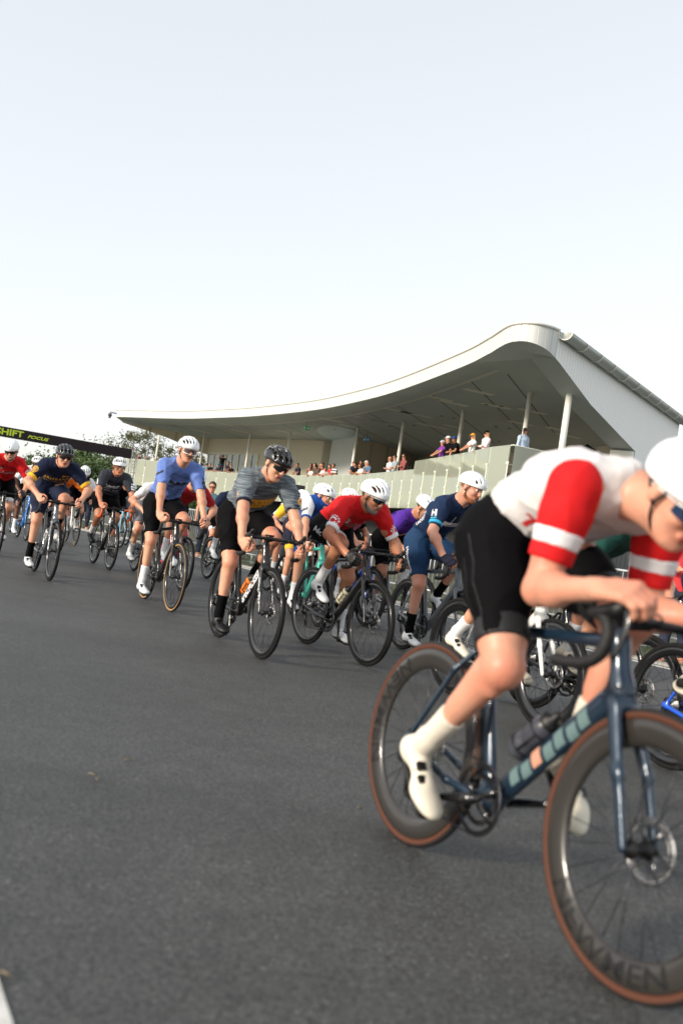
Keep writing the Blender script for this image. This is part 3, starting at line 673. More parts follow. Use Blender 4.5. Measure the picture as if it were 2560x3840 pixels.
    if facial:
        if 'moustache' in facial: sdf_obj('moustache', [H.c((.102, 0, -.043), (.090, .030, -.054), .0085, .005, k=.01), H.c((.102, 0, -.043), (.090, -.030, -.054), .0085, .005, k=.01)], .004, facial['moustache'], root)
        if 'beard' in facial:
            bd = inflate([q for q in head_prims(H, nb, False)[1:5]], .003, clip=[(H.p(0, 0, -.052), H.d(.45, 0, 1)), (H.p(-.005, 0, 0), H.d(-1, 0, 0))]); sdf_obj('beard', bd+[H.e((.097, 0, -.061), (.016, .018, .010), k=.01, sub=True)], .006, facial['beard'], root)
    hm = facial.get('hair') if facial else None
    sdf_obj('hair', [H.e((-.018, 0, .020), (.098, .083, .085), k=.01, clip=[(H.p(.012, 0, 0), H.d(1, 0, .25)), (H.p(0, 0, -.035), H.d(-.3, 0, -1))])], .008, hm or HAIR, root)
    info = dict(H=H, joints=joints, sp=sp, Sh=Sh, jersey=J_o, shorts=sho, sleeve=slo, thg=thg, up=up, root=root, nb=nb, ax=ax)
    return root, info
HAIR = mat('hair_brown', srgb(52, 38, 28), .7, bump=.6, bscale=90); GREYHAIR = mat('hair_grey', srgb(112, 104, 98), .7, bump=.6, bscale=90); REDHAIR = mat('hair_ginger', srgb(142, 84, 46), .7, bump=.6, bscale=90)
LIPS = mat('lips', srgb(150, 78, 68), .5)
SK = {'fair': skin('fair', (212, 158, 128)), 'pink': skin('pink', (208, 152, 126)), 'tan': skin('tan', (182, 126, 94)), 'brown': skin('brown', (98, 62, 46)), 'olive': skin('olive', (186, 132, 100))}
DLENS = mat('dark_lens', srgb(18, 20, 24), .08, coat=1); SLENS = mat('smoke_lens', srgb(92, 74, 72), .1, coat=1); BLENS = mat('blue_lens', srgb(24, 46, 78), .08, coat=1); CLENS = mat('clear_lens', srgb(120, 84, 66), .12, coat=.8)
HWHT = mat('helmet_white', srgb(238, 240, 240), .25, coat=.5); HBLK = mat('helmet_black', srgb(18, 19, 21), .25, coat=.5, noise=.1); HGRY = mat('helmet_charcoal', srgb(50, 54, 58), .3, coat=.4)
def place(x, y, head=-63.0, lean=0, z=0.0):
    a = rad(head); return Matrix.Translation((x, y, z)) @ Matrix.Rotation(a, 4, 'Z') @ Matrix.Rotation(-rad(lean), 4, 'X')
# ------------------------------------------------------------------ ground
def asphalt():
    M = bpy.data.materials.new('asphalt'); M.use_nodes = True; t = M.node_tree; b = t.nodes['Principled BSDF']; L = t.links.new
    tc = t.nodes.new('ShaderNodeTexCoord')
    def noise(sc, det=4, ro=.6):
        n = t.nodes.new('ShaderNodeTexNoise'); n.inputs['Scale'].default_value = sc; n.inputs['Detail'].default_value = det; n.inputs['Roughness'].default_value = ro; L(tc.outputs['Object'], n.inputs['Vector']); return n
    def rng(src, a, b_, c, d):
        m_ = t.nodes.new('ShaderNodeMapRange'); m_.inputs[1].default_value = a; m_.inputs[2].default_value = b_; m_.inputs[3].default_value = c; m_.inputs[4].default_value = d; L(src, m_.inputs[0]); return m_.outputs[0]
    def mul(a, b_):
        m_ = t.nodes.new('ShaderNodeMath'); m_.operation = 'MULTIPLY'; L(a, m_.inputs[0]); L(b_, m_.inputs[1]); return m_.outputs[0]
    v = t.nodes.new('ShaderNodeTexVoronoi'); v.inputs['Scale'].default_value = 190; L(tc.outputs['Object'], v.inputs['Vector'])
    vr = t.nodes.new('ShaderNodeSeparateColor'); L(v.outputs['Color'], vr.inputs[0])
    st = rng(vr.outputs[0], 0, 1, .34, 1.66); sp = rng(vr.outputs[1], 0.978, .988, 1, 2.4)
    big = rng(noise(.35, 5).outputs[0], .3, .7, .82, 1.18); mid = rng(noise(5, 5, .7).outputs[0], .3, .7, .84, 1.16); fine = rng(noise(55, 5, .75).outputs[0], .32, .68, .55, 1.45)
    f = mul(mul(mul(st, sp), mul(big, mid)), fine)
    # long faint tyre-polished bands along the course
    mp = t.nodes.new('ShaderNodeMapping'); mp.inputs['Rotation'].default_value = (0, 0, rad(60)); L(tc.outputs['Object'], mp.inputs[0])
    mp.inputs['Scale'].default_value = (.06, 1.3, 1); n5 = t.nodes.new('ShaderNodeTexNoise'); n5.inputs['Scale'].default_value = 1; n5.inputs['Detail'].default_value = 3; L(mp.outputs[0], n5.inputs['Vector'])
    f = mul(f, rng(n5.outputs[0], .3, .7, .86, 1.12))
    sc = t.nodes.new('ShaderNodeVectorMath'); sc.operation = 'SCALE'; sc.inputs[0].default_value = ASPH; L(f, sc.inputs['Scale']); L(sc.outputs[0], b.inputs['Base Color'])
    b.inputs['Roughness'].default_value = .66; b.inputs['Specular IOR Level'].default_value = .5
    bp = t.nodes.new('ShaderNodeBump'); bp.inputs['Strength'].default_value = .5; bp.inputs['Distance'].default_value = .004
    ad = t.nodes.new('ShaderNodeMath'); L(v.outputs['Distance'], ad.inputs[0]); L(noise(60).outputs[0], ad.inputs[1]); L(ad.outputs[0], bp.inputs['Height']); L(bp.outputs[0], b.inputs['Normal'])
    return M
ASPH = (.056, .058, .055)
g = MB(); g.add([(-400, -30, 0), (400, -30, 0), (400, 600, 0), (-400, 600, 0)], [(0, 1, 2, 3)]); tag(g.build('road', asphalt()), kind='structure')
LINE = [(-30, 56), (-14.5, 36.6), (-7.36, 27.25), (-5.48, 24.9), (-1.87, 19.4), (1.78, 13.9), (3.96, 10.8), (8, 5), (16, -8)]
def strip(pts, o0, o1, z):
    p = np.array(pts, float); tg = np.gradient(p, axis=0); tg /= np.linalg.norm(tg, axis=1)[:, None]; n = np.stack([-tg[:, 1], tg[:, 0]], 1)
    a = p+n*o0; b = p+n*o1; m_ = MB(); V = [(*q, z) for q in a]+[(*q, z) for q in b]; k = len(p); m_.add(V, [(i, i+1, k+i+1, k+i) for i in range(k-1)]); return m_
PAINT = mat('road_paint', (.62, .61, .57), .7, noise=.25, nscale=9, bump=.3)
tag(strip(LINE, -.02, .12, .004).build('edge_line', PAINT), kind='structure')
q0, q1 = atz(0, 3700, 0)[:2], atz(45, 3840, 0)[:2]; dd = nrm(q1-q0)
tag(strip([q0-dd*.9, q0, q1, q1+dd*2], 0, -.14, .004).build('edge_line', PAINT), kind='structure')
GRASSM = mat('grass_ground', (.07, .072, .04), .9, noise=.45, nscale=1.5, bump=.6, bscale=40)
tag(strip(LINE, .45, 14, .008).build('verge', GRASSM), kind='structure')
CONC = mat('kerb_concrete', (.34, .33, .30), .85, noise=.12, nscale=4, bump=.2)
kb = strip(LINE, .25, .45, .03); kb2 = MB(); kb2.v = kb.v+[(x, y, .0) for x, y, z in kb.v]; k = len(kb.v); kb2.f = list(kb.f)
kk = len(LINE); kb2.f += [(i, i+k, i+1+k, i+1) for i in range(kk-1)]+[(kk+i, kk+i+1, kk+i+1+k, kk+i+k) for i in range(kk-1)]; kb2.sm = [False]*len(kb2.f)
tag(kb2.build('kerb', CONC), kind='structure')
def grass_blades(n, name, pts, o0, o1, h=.10):
    P = bez([(*p, 0) for p in pts], 6); V, Fs = [], []
    for i in range(n):
        j = RNG.integers(0, len(P)-1); t = RNG.random(); p = P[j]+(P[j+1]-P[j])*t; d = nrm(P[j+1]-P[j]); nn = V3(-d[1], d[0], 0); p = p+nn*(o0+(o1-o0)*RNG.random()**1.5)
        a = RNG.random()*6.28; w = V3(math.cos(a), math.sin(a), 0)*.008; hh = h*(.4+RNG.random()); tip = p+V3(RNG.normal()*.03, RNG.normal()*.03, hh*.8); k = len(V)
        V += [p-w, p+w, tip]; Fs.append((k, k+1, k+2))
    me = bpy.data.meshes.new(name); me.from_pydata([tuple(v) for v in V], [], Fs); return tag(obj(name, me, mat('grass_blade', (.075, .095, .04), .7, noise=.4, nscale=3)), kind='stuff')
grass_blades(15000, 'grass', [(-14.5, 36.6), (-7.36, 27.25), (-5.48, 24.9), (-1.87, 19.4), (1.78, 13.9), (3.96, 10.8), (8, 5)], .46, 3.4)
# fallen twigs on the asphalt
TW = mat('dry_leaf', srgb(128, 112, 86), .8)
for px, py in ((345, 2905), (365, 2922), (20, 3655), (1350, 3030), (480, 2850)):
    p = atz(px, py, .005); t_ = MB(); a = RNG.random()*3; d = V3(math.cos(a), math.sin(a), 0)*.017; q = V3(-d[1], d[0], 0)*.5
    t_.tube([p-d, p-d*.2+q*.3+V3(0, 0, .004), p+d*.5+V3(0, 0, .003), p+d+q*.4], [.0012, .0026, .0024, .001], 5); tag(t_.build('fallen_leaf', TW), 'small curled dry leaf scrap lying on bare asphalt', 'leaf', 'dry leaf scraps on the asphalt')

# ------------------------------------------------------------------ pavilion
CREAM = mat('wall_cream', srgb(214, 204, 180), .6, noise=.04, nscale=1.2); CREAMP = mat('post_cream', srgb(228, 226, 214), .45)
CLAD = mat('cladding_white', srgb(214, 214, 206), .45, noise=.03, nscale=.8); SOFF = mat('soffit_grey', srgb(192, 199, 197), .6, noise=.05, nscale=.9)
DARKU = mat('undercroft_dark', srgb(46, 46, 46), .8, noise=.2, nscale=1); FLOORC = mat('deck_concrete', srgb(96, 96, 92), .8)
def ribbed(name, rgb, period, axis_uv=True, depth=.02, rough=.5):
    M = bpy.data.materials.new(name); M.use_nodes = True; t = M.node_tree; b = t.nodes['Principled BSDF']; b.inputs['Roughness'].default_value = rough
    uv = t.nodes.new('ShaderNodeUVMap'); sp = t.nodes.new('ShaderNodeSeparateXYZ'); t.links.new(uv.outputs[0], sp.inputs[0])
    f = t.nodes.new('ShaderNodeMath'); f.operation = 'MULTIPLY'; f.inputs[1].default_value = 1/period; t.links.new(sp.outputs[0], f.inputs[0])
    fr = t.nodes.new('ShaderNodeMath'); fr.operation = 'FRACT'; t.links.new(f.outputs[0], fr.inputs[0])
    mr = t.nodes.new('ShaderNodeMapRange'); mr.inputs[1].default_value = .0; mr.inputs[2].default_value = .12; t.links.new(fr.outputs[0], mr.inputs[0])
    bp = t.nodes.new('ShaderNodeBump'); bp.inputs['Strength'].default_value = 1; bp.inputs['Distance'].default_value = depth; t.links.new(mr.outputs[0], bp.inputs['Height']); t.links.new(bp.outputs[0], b.inputs['Normal'])
    mx = t.nodes.new('ShaderNodeMix'); mx.data_type = 'RGBA'; c = srgb(*rgb); mx.inputs[6].default_value = (c[0]*.6, c[1]*.6, c[2]*.6, 1); mx.inputs[7].default_value = c; t.links.new(mr.outputs[0], mx.inputs[0]); t.links.new(mx.outputs[2], b.inputs['Base Color']); return M
RIB_F = ribbed('fascia_ribbed', (206, 208, 203), .30); RIB_W = ribbed('wall_ribbed', (214, 206, 182), .22, depth=.03); RIB_E = ribbed('end_wall_boards', (240, 241, 236), .26)
RIB_B = ribbed('wall_panels', (216, 205, 184), 2.4, depth=.01)
def wallstrip(path, z0, z1, name, m, parent, offset=0):
    """upright sheet following a plan path; UV u = metres along"""
    p = np.array(path, float); s = np.concatenate([[0], np.cumsum(np.linalg.norm(np.diff(p, axis=0), axis=1))])
    z0 = np.broadcast_to(z0, (len(p),)); z1 = np.broadcast_to(z1, (len(p),))
    V = [(x, y, z) for (x, y), z in zip(p, z0)]+[(x, y, z) for (x, y), z in zip(p, z1)]; k = len(p)
    me = bpy.data.meshes.new(name); F_ = [(i, i+1, k+i+1, k+i) for i in range(k-1)]; me.from_pydata(V, [], F_); uvl = me.uv_layers.new(name='UVMap')
    for pl in me.polygons:
        for li in pl.loop_indices:
            vi = me.loops[li].vertex_index; uvl.data[li].uv = (s[vi % k], V[vi][2])
        pl.use_smooth = k > 12
    return obj(name, me, m, parent)
def sheet(poly, z, name, m, parent, flip=False):
    bm = bmesh.new(); vs_ = [bm.verts.new((x, y, z if np.isscalar(z) else z[i])) for i, (x, y) in enumerate(poly)]; f = bm.faces.new(vs_)
    bmesh.ops.triangulate(bm, faces=[f]); me = bpy.data.meshes.new(name); bm.to_mesh(me); bm.free(); return obj(name, me, m, parent)
pav = tag(empty('pavilion', Matrix.Translation((0, 60, 0))), 'long cream two storey pavilion with sweeping white curved roof edge behind the riders', 'building')
PAVM = Matrix.Translation((0, -60, 0))
Bxy = [(-20.35, 79.6), (-19.6, 78.6), (-13.78, 72.9), (-9.89, 67.85), (-6.7, 63.15), (-2.62, 55.86), (.08, 49.32), (1.9, 43.78), (3.82, 36.2), (4.42, 32.95), (4.66, 31.2), (4.95, 30.55), (5.4, 30.3), (5.9, 30.45), (6.29, 30.75)]
Bc = bez([(*p, 0) for p in Bxy[:10]], 8)[:, :2]; Bc = np.vstack([Bc, bez([(*p, 0) for p in Bxy[9:]], 6)[1:, :2]])
RZ0, RZ1 = 8.2, 8.78
zt = np.full(len(Bc), RZ1); zb = np.full(len(Bc), RZ0)
kc = len(Bc)-18
for i in range(kc, len(Bc)): zb[i] = RZ0-.32*((i-kc)/(len(Bc)-1-kc))**1.6
BACK = [(6.29, 30.75), (15.2, 43.9), (15.6, 50), (13, 62), (7, 84), (-2, 92), (-13.4, 87.8), (-20.6, 82.9)]
roof = sheet(list(map(tuple, Bc))+BACK[1:], RZ1+.02, 'roof', mat('roof_white', srgb(225, 225, 222), .4), pav)
wallstrip(Bc, zb, zt, 'fascia', RIB_F, roof)
# slim capping that stands proud along the top of the roof edge
cp = MB(); nrm2 = np.gradient(Bc, axis=0); nrm2 /= np.linalg.norm(nrm2, axis=1)[:, None]; out = np.stack([nrm2[:, 1], -nrm2[:, 0]], 1)
out = np.where(((Bc-np.array([0, 80]))*out).sum(1)[:, None] > 0, out, -out)
cp.tube(np.array([(*(p+o*.02), RZ1+.03) for p, o in zip(Bc, out)]), .05, 6, squash=(1, 1)); cp.build('roof_capping', CLAD, roof)
sof = sheet(list(map(tuple, Bc))+BACK[1:], list(zb)+[RZ0]*(len(BACK)-1), 'soffit', SOFF, roof)
CL = [(-19.2, 81.6), (-14.6, 77.6), (-10.4, 72.8), (-6.3, 67.4), (-1.03, 57.2), (.94, 52.0), (2.72, 46.33), (4.29, 39.8), (5.3, 35.3), (6.0, 32.6)]
cl = bez([(*p, 0) for p in CL], 5)[:, :2]; w_ = strip(cl, -.09, .12, RZ0-.006); w_.build('soffit_trim', CREAMP, roof)
SEAM = mat('seam_dark', srgb(70, 70, 68), .8); LSTRIP = mat('strip_panel', srgb(240, 238, 226), .5)
sm = MB()
for i in range(4, len(cl)-2, 4):
    p = cl[i]; q = p+np.array([5.5, 15.0])*1.0; d = nrm(q-p); n_ = np.array([-d[1], d[0]])*.03
    sm.add([(*(p-n_), RZ0-.004), (*(q-n_), RZ0-.004), (*(q+n_), RZ0-.004), (*(p+n_), RZ0-.004)], [(0, 1, 2, 3)])
sm.build('ceiling_seams', SEAM, roof)
for px, py, L in ((1795, 1470, 1.5), (1860, 1523, 1.6), (1950, 1587, 1.5), (1620, 1598, 2.2), (1700, 1512, 1.6), (1650, 1495, 1.3), (1700, 1600, 1.4), (1400, 1575, 2.4), (1440, 1585, 2.2), (1240, 1575, 1.6), (1315, 1600, 1.7), (830, 1588, 1.8), (745, 1616, 2.0), (905, 1618, 1.8), (1490, 1540, 1.8), (1995, 1543, 1.6), (2130, 1635, 1.5), (1560, 1555, 2.0), (700, 1600, 1.6), (1070, 1620, 1.6), (2090, 1610, 1.4), (1345, 1633, 1.5)):
    c = atz(px, py, RZ0-.008)[:2]; d = nrm(np.array([.93, .36])); n_ = np.array([-d[1], d[0]])*.26; m_ = MB(); a, b_ = c-d*L/2, c+d*L/2
    m_.add([(*(a-n_), RZ0-.008), (*(b_-n_), RZ0-.008), (*(b_+n_), RZ0-.008), (*(a+n_), RZ0-.008)], [(0, 1, 2, 3)]); m_.build('ceiling_panel', LSTRIP, roof)
for px, py in ((2030, 1413), (2097, 1423), (1822, 1517), (1879, 1524), (1552, 1595), (1860, 1600), (1908, 1606), (1655, 1560), (1700, 1568), (1460, 1598), (1255, 1610), (1870, 1655)):
    c = atz(px, py, RZ0-.01); m_ = MB(); m_.lathe([(.0, 0), (.11, 0), (.11, .01)], 14, axis='z'); m_.build('downlight', SEAM, roof, Matrix.Translation(c-V3(0, 0, .004)))
# rear edge of the roof, a deep tapering cream panel seen from below at the far left
wallstrip([(-20.6, 82.9), (-17, 85.2), (-13.36, 87.66)], [8.12, 7.55, 6.65], [8.195]*3, 'rear_fascia', ribbed('rear_fascia', (222, 208, 184), 2.6, depth=.01), roof)
# end wall with its slanted opening
E0, E1 = np.array([6.29, 30.75]), np.array([15.3, 44.0]); ed = nrm(E1-E0); en = np.array([ed[1], -ed[0]])
def ew(s, z, o=0): p = E0+ed*s+(-en)*o; return (p[0], p[1], z)
Lw = np.linalg.norm(E1-E0); sP = np.linalg.norm(np.array([11.84, 38.93])-E0)
prof = [(0, RZ1), (Lw, RZ1-.1), (Lw, 0), (sP, 0), (sP, 6.28), (3.9, 7.08), (.45, 7.80), (0, 7.88)]
bm = bmesh.new(); vv = [bm.verts.new(ew(s, z)) for s, z in prof]; f = bm.faces.new(vv); uvl = bm.loops.layers.uv.new('UVMap')
for lp_ in f.loops: lp_[uvl].uv = ((Vector(lp_.vert.co[:2])-Vector(E0)).length, lp_.vert.co.z)
me = bpy.data.meshes.new('end_wall'); bm.to_mesh(me); bm.free(); ewo = obj('end_wall', me, RIB_E, pav)
rv = MB(); pr2 = prof[3:]; n_ = len(pr2)
rv.add([ew(s, z, .004) for s, z in pr2]+[ew(s, z, 1.0 if i < 2 else .9) for i, (s, z) in enumerate(pr2)], [(i, i+1, n_+i+1, n_+i) for i in range(n_-1)])
rv.add([ew(sP-.01, 0, 1.0), ew(Lw, 0, 1.0), ew(Lw, 8.1, 1.0), ew(sP-.01, 6.3, 1.0)], [(0, 1, 2, 3)]); rv.build('opening_reveal', SOFF, ewo)
pl = MB(); pl.obox((*((E0+ed*(sP-.14))-en*.5), 3.1), (*(ed*.14), 0), (*(en*.47), 0), (0, 0, 3.14)); pl.build('pillar', CREAMP, ewo)
gt = MB(); a0, a1 = E0+en*.2+ed*.1, E1+en*.2+ed*1.2; ga = np.linspace(math.pi*1.0, 2*math.pi, 9)
ring = lambda c, r: [(*(c+en*r*math.cos(a)), RZ1-.02+r*math.sin(a)) for a in ga]
R0_, R1_ = ring(a0, .24), ring(a1, .24); gt.add(R0_+R1_, [(i, i+1, 9+i+1, 9+i) for i in range(8)]+[tuple(range(9))], True)
gu = gt.build('gutter', mat('gutter_zinc', srgb(176, 180, 170), .4, .3), pav)
for i in range(12):
    br = MB(); c = a0+(a1-a0)*(i/11); br.tube([(*(c+en*.255*math.cos(a)), RZ1-.02+.255*math.sin(a)) for a in ga], .022, 6); br.build('gutter_bracket', CREAMP, gu)
# cctv dome on the roof tip
cc = MB(); tip = at(436, 1552, 79.3); c0 = V3(-20.9, 79.6, 8.45); cc.tube([(-20.3, 79.5, 8.5), (-20.9, 79.55, 8.55), c0], [.05, .05, .05], 8); cc.tube([c0, c0-V3(0, 0, .22)], [.16, .17], 12); cc.tube([c0-V3(0, 0, .22), c0-V3(0, 0, .42)], [.15, .07], 12)
tag(cc.build('security_camera', mat('cam_grey', srgb(80, 88, 90), .5)), 'small grey dome camera on a bracket at the roof tip', 'camera')
# columns
for a_, dz in (((2138, 1452), .6), ((1988, 1470), 0), ((1737, 1540), 0), ((1513, 1582), 0), ((1342, 1604), 0), ((1089, 1622), 0), ((940, 1622), 0), ((768, 1622), 0), ((601, 1611), 0)):
    z = RZ0 if dz == 0 else 7.45; p = atz(*a_, z); 
    if dz: p = at(2138, 1452, 33.6); z = p[2]+.1
    c = MB(); c.tube([(p[0], p[1], 3.2), (p[0], p[1], z+.03)], .105 if dz == 0 else .12, 16); c.build('column', CREAMP, pav)
# upper storey walls
WZ0 = 3.4
wallstrip([(-13.36, 87.66), (-7.2, 79), (-3.56, 74.9), (-2.2, 73.6), (-1.6, 73.7), (-1.1, 74.6), (-.9, 77)], WZ0, RZ0-.002, 'ribbed_wall', RIB_W, pav)
wallstrip([(-1.55, 72.2), (-1.45, 71.6), (.15, 66.7)], WZ0, RZ0-.003, 'pale_wall', mat('panel_pale', srgb(206, 208, 204), .4, noise=.03, nscale=.6), pav)
wallstrip([(.15, 66.7), (3.84, 72.4), (5.4, 76)], WZ0, RZ0-.002, 'panelled_wall', RIB_B, pav)
wallstrip([(5.4, 76), (13.86, 54.2), (14.6, 50.7), (15.2, 44.6)], WZ0, RZ0-.002, 'rear_wall', RIB_B, pav)
lv = MB()
for i in range(15):
    p = V3(4.15, 70.6, 0)+V3(.055, .30, 0)*i*.9+V3(.9, 0, 0)*0; lv.obox((4.3+i*.22, 71.5-i*.28, 5.3), (.04, 0, 0), (0, .10, 0), (0, 0, 1.75))
lv.build('louvre_screen', mat('louvre', srgb(150, 156, 146), .5), pav)
ov = MB(); cn = atz(1275, 1630, RZ0-.012); e = [(cn[0]+1.75*math.cos(a)-.25*math.sin(a), cn[1]+5.2*math.sin(a)+1.0*math.cos(a), RZ0-.012) for a in np.arange(40)*2*math.pi/40]
ov.add(e, [tuple(range(40))]); ovo = ov.build('skylight', mat('skylight_painted_light', srgb(206, 226, 232), .4), roof); rr_ = MB(); rr_.tube(np.array(e), .05, 6, closed=True); rr_.build('skylight_rim', SOFF, ovo)  # flat disc; daylight on the void's walls is painted in as pale blue
# glazed doors in the ribbed wall
GLD = mat('door_glass', srgb(96, 108, 92), .06, spec=.8, coat=.5, noise=.1, nscale=.4)
wa, wb = np.array([-13.36, 87.66]), np.array([-7.2, 79.0]); wd = nrm(wb-wa); wn = np.array([-wd[1], wd[0]]); wn = wn if wn[1] < 0 else -wn
zT = 6.75; xs = [.35, 1.55, 2.75, 3.95, 5.05, 6.3, 7.4, 8.6, 9.7]
fr_ = MB(); b0 = wa+wn*.04
fr_.obox((*(b0+wd*5.0), zT+.08), (*(wd*4.8), 0), (*(wn*.05), 0), (0, 0, .08))
for x in xs: fr_.obox((*(b0+wd*x), (WZ0+zT)/2), (*(wd*.09), 0), (*(wn*.06), 0), (0, 0, (zT-WZ0)/2))
fo = fr_.build('door_frame', mat('door_frame', srgb(220, 214, 196), .5), pav)
for i in range(len(xs)-1):
    d_ = MB(); c = b0+wd*(xs[i]+xs[i+1])/2-wn*.01; d_.obox((*c, (WZ0+zT)/2), (*(wd*((xs[i+1]-xs[i])/2-.09)), 0), (*(wn*.012), 0), (0, 0, (zT-WZ0)/2)); d_.build('glass_door', GLD, fo)
# balcony: deck, edge, glass balustrade
RAIL_R = [(9.2, 35.9), (7.8, 34.0), (6.76, 32.95), (5.99, 32.5), (5.46, 32.8), (5.16, 34.2), (4.67, 37.2), (3.95, 40.8), (3.22, 44.2)]
RAIL_L = [(3.22, 44.2), (1.75, 50), (.75, 53.5), (-1.2, 58.8), (-4.2, 65.8), (-8.3, 72.4), (-12.2, 77.6)]
RAIL_F = [(-12.2, 77.6), (-16.5, 80.6), (-19.6, 83.4), (-21.2, 86.6), (-21.0, 90.0)]
def path(P): return bez([(*p, 0) for p in P], 10)[:, :2]
pR, pL, pF = path(RAIL_R), path(RAIL_L), path(RAIL_F)
def resample(p, step):
    s = np.concatenate([[0], np.cumsum(np.linalg.norm(np.diff(p, axis=0), axis=1))]); n = max(int(round(s[-1]/step)), 1); t = np.linspace(0, s[-1], n+1)
    return np.stack([np.interp(t, s, p[:, 0]), np.interp(t, s, p[:, 1])], 1)
full = np.vstack([pR, pL[1:], pF[1:]])
sheet(list(map(tuple, full))+[(-13, 92), (-2, 95), (7, 86), (13, 62), (15.4, 50), (15.0, 44.2)], 3.5, 'balcony_deck', FLOORC, pav)
sheet([(9.0, 36.6), (7.6, 34.8), (6.5, 33.6), (5.8, 33.4), (5.4, 34.4), (4.9, 37.3), (4.2, 40.8), (3.45, 44.2), (7.5, 46), (11, 41)], 4.08, 'raised_deck', FLOORC, pav)
wallstrip(full, 2.82, 3.5, 'deck_edge', mat('deck_edge', srgb(230, 232, 206), .6, noise=.05, nscale=1.0), pav)
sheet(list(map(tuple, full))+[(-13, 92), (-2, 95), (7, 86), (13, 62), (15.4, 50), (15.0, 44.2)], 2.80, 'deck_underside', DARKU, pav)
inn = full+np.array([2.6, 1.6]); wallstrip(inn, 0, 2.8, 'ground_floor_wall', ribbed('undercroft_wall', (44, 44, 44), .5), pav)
tag_g = bpy.data.materials.new('balustrade_glass'); tag_g.use_nodes = True; t = tag_g.node_tree; t.nodes.remove(t.nodes['Principled BSDF']); om = t.nodes['Material Output']
tr = t.nodes.new('ShaderNodeBsdfTransparent'); tr.inputs[0].default_value = (.86, .91, .82, 1); gl = t.nodes.new('ShaderNodeBsdfGlossy'); gl.inputs['Roughness'].default_value = .04; gl.inputs[0].default_value = (.95, 1, .86, 1)
tl = t.nodes.new('ShaderNodeBsdfTranslucent'); tl.inputs[0].default_value = (.94, .96, .80, 1); df = t.nodes.new('ShaderNodeBsdfDiffuse'); df.inputs[0].default_value = (.94, .96, .84, 1)  # pale diffuse layer stands in for bright sky reflected in the glass
m1 = t.nodes.new('ShaderNodeMixShader'); fz = t.nodes.new('ShaderNodeFresnel'); fz.inputs[0].default_value = 1.8; t.links.new(fz.outputs[0], m1.inputs[0]); m2 = t.nodes.new('ShaderNodeMixShader'); m2.inputs[0].default_value = .45
ms = t.nodes.new('ShaderNodeMixShader'); ms.inputs[0].default_value = .5; t.links.new(df.outputs[0], ms.inputs[1]); t.links.new(tl.outputs[0], ms.inputs[2])
t.links.new(tr.outputs[0], m2.inputs[1]); t.links.new(ms.outputs[0], m2.inputs[2]); t.links.new(m2.outputs[0], m1.inputs[1]); t.links.new(gl.outputs[0], m1.inputs[2]); t.links.new(m1.outputs[0], om.inputs[0]); GLASS = tag_g
PWHT = mat('balustrade_white', srgb(228, 230, 218), .45)
bal = tag(empty('glass_balustrade', Matrix.Translation((0, 55, 3.5))), 'pale green glass balustrade wrapping the pavilion balcony below the spectators', 'balustrade')
def panels(p, z0, z1, step):
    q = resample(p, step); n = len(q)
    for i in range(n-1):
        a, b_ = q[i], q[i+1]; d = nrm(b_-a); nn = np.array([-d[1], d[0]]); c = (a+b_)/2; 
        if (np.array([0, 90])-c)@nn > 0: nn = -nn          # nn points outward (to the road)
        L = np.linalg.norm(b_-a)/2-.012; m_ = MB(); m_.obox((*(c+nn*.10), (z0+z1)/2), (*(d*L), 0), (*(nn*.007), 0), (0, 0, (z1-z0)/2)); m_.build('glass_panel', GLASS, bal)
        f_ = MB(); o = a+nn*.118; f_.obox((*o, z0+(z1-z0)*.36), (*(d*.03), 0), (*(nn*.008), 0), (0, 0, (z1-z0)*.36))
        for zz in (.72, .40, .12):
            f_.obox((*(a+nn*.135), z0+(z1-z0)*zz), (*(d*.10), 0), (*(nn*.008), 0), (0, 0, .035))
        f_.build('post', PWHT, bal)
    P3 = np.array([(*x, z1+.01) for x in q]); h = MB(); h.tube(P3, .022, 6); h.build('handrail', CREAMP, bal)
    m_ = MB(); cc_ = np.array([(*x, z0+(z1-z0)*.70) for x in q]); m_.tube(cc_, .018, 5); m_.build('middle_rail', CREAMP, bal)
panels(pR, 2.72, 5.0, 1.65); panels(pL, 2.72, 4.6, 1.55); panels(pF, 2.72, 5.0, 1.6)
# exit signs
def exit_sign(px, py, Y, w, h, rgb, label):
    c = at(px, py, Y); r = np.array([.99, .0, .0]); r = V3(.93, -.2, 0); r = nrm(r); n = V3(r[1], -r[0], 0); s = MB(); s.obox(c, r*w/2, n*.03, V3(0, 0, h/2)); s.tube([c+V3(0, 0, h/2), (c[0], c[1], RZ0)], .012, 5)
    o = s.build('exit_sign', mat('exit_'+str(rgb[1]), srgb(*rgb), .5)); tag(o, label, 'exit sign')
    m_ = MB(); off = n*.034
    def tri(pts): k = [c+off+r*a*w/2+V3(0, 0, b_*h/2) for a, b_ in pts]; m_.add(k, [tuple(range(len(k)))])
    tri([(.15, .13), (.55, .13), (.55, .45), (.88, 0), (.55, -.45), (.55, -.13), (.15, -.13)])
    tri([(-.85, -.8), (-.85, .8), (-.78, .8), (-.78, -.8)]); tri([(-.40, .8), (-.40, -.8), (-.34, -.8), (-.34, .8)]); tri([(-.78, .8), (-.4, .8), (-.4, .72), (-.78, .72)])
    tri([(-.62, .62), (-.52, .62), (-.52, .38), (-.62, .38)]); tri([(-.66, .30), (-.50, .34), (-.46, -.1), (-.6, -.15)]); tri([(-.6, -.12), (-.48, -.1), (-.62, -.7), (-.70, -.66)]); tri([(-.52, -.1), (-.44, -.1), (-.28, -.55), (-.35, -.6)]); tri([(-.5, .25), (-.46, .3), (-.25, .0), (-.3, -.05)])
    m_.build('pictogram', WHT, o)
exit_sign(1149, 1605, 62, .48, .26, (20, 150, 90), 'green running man exit sign hanging under the curved ceiling')
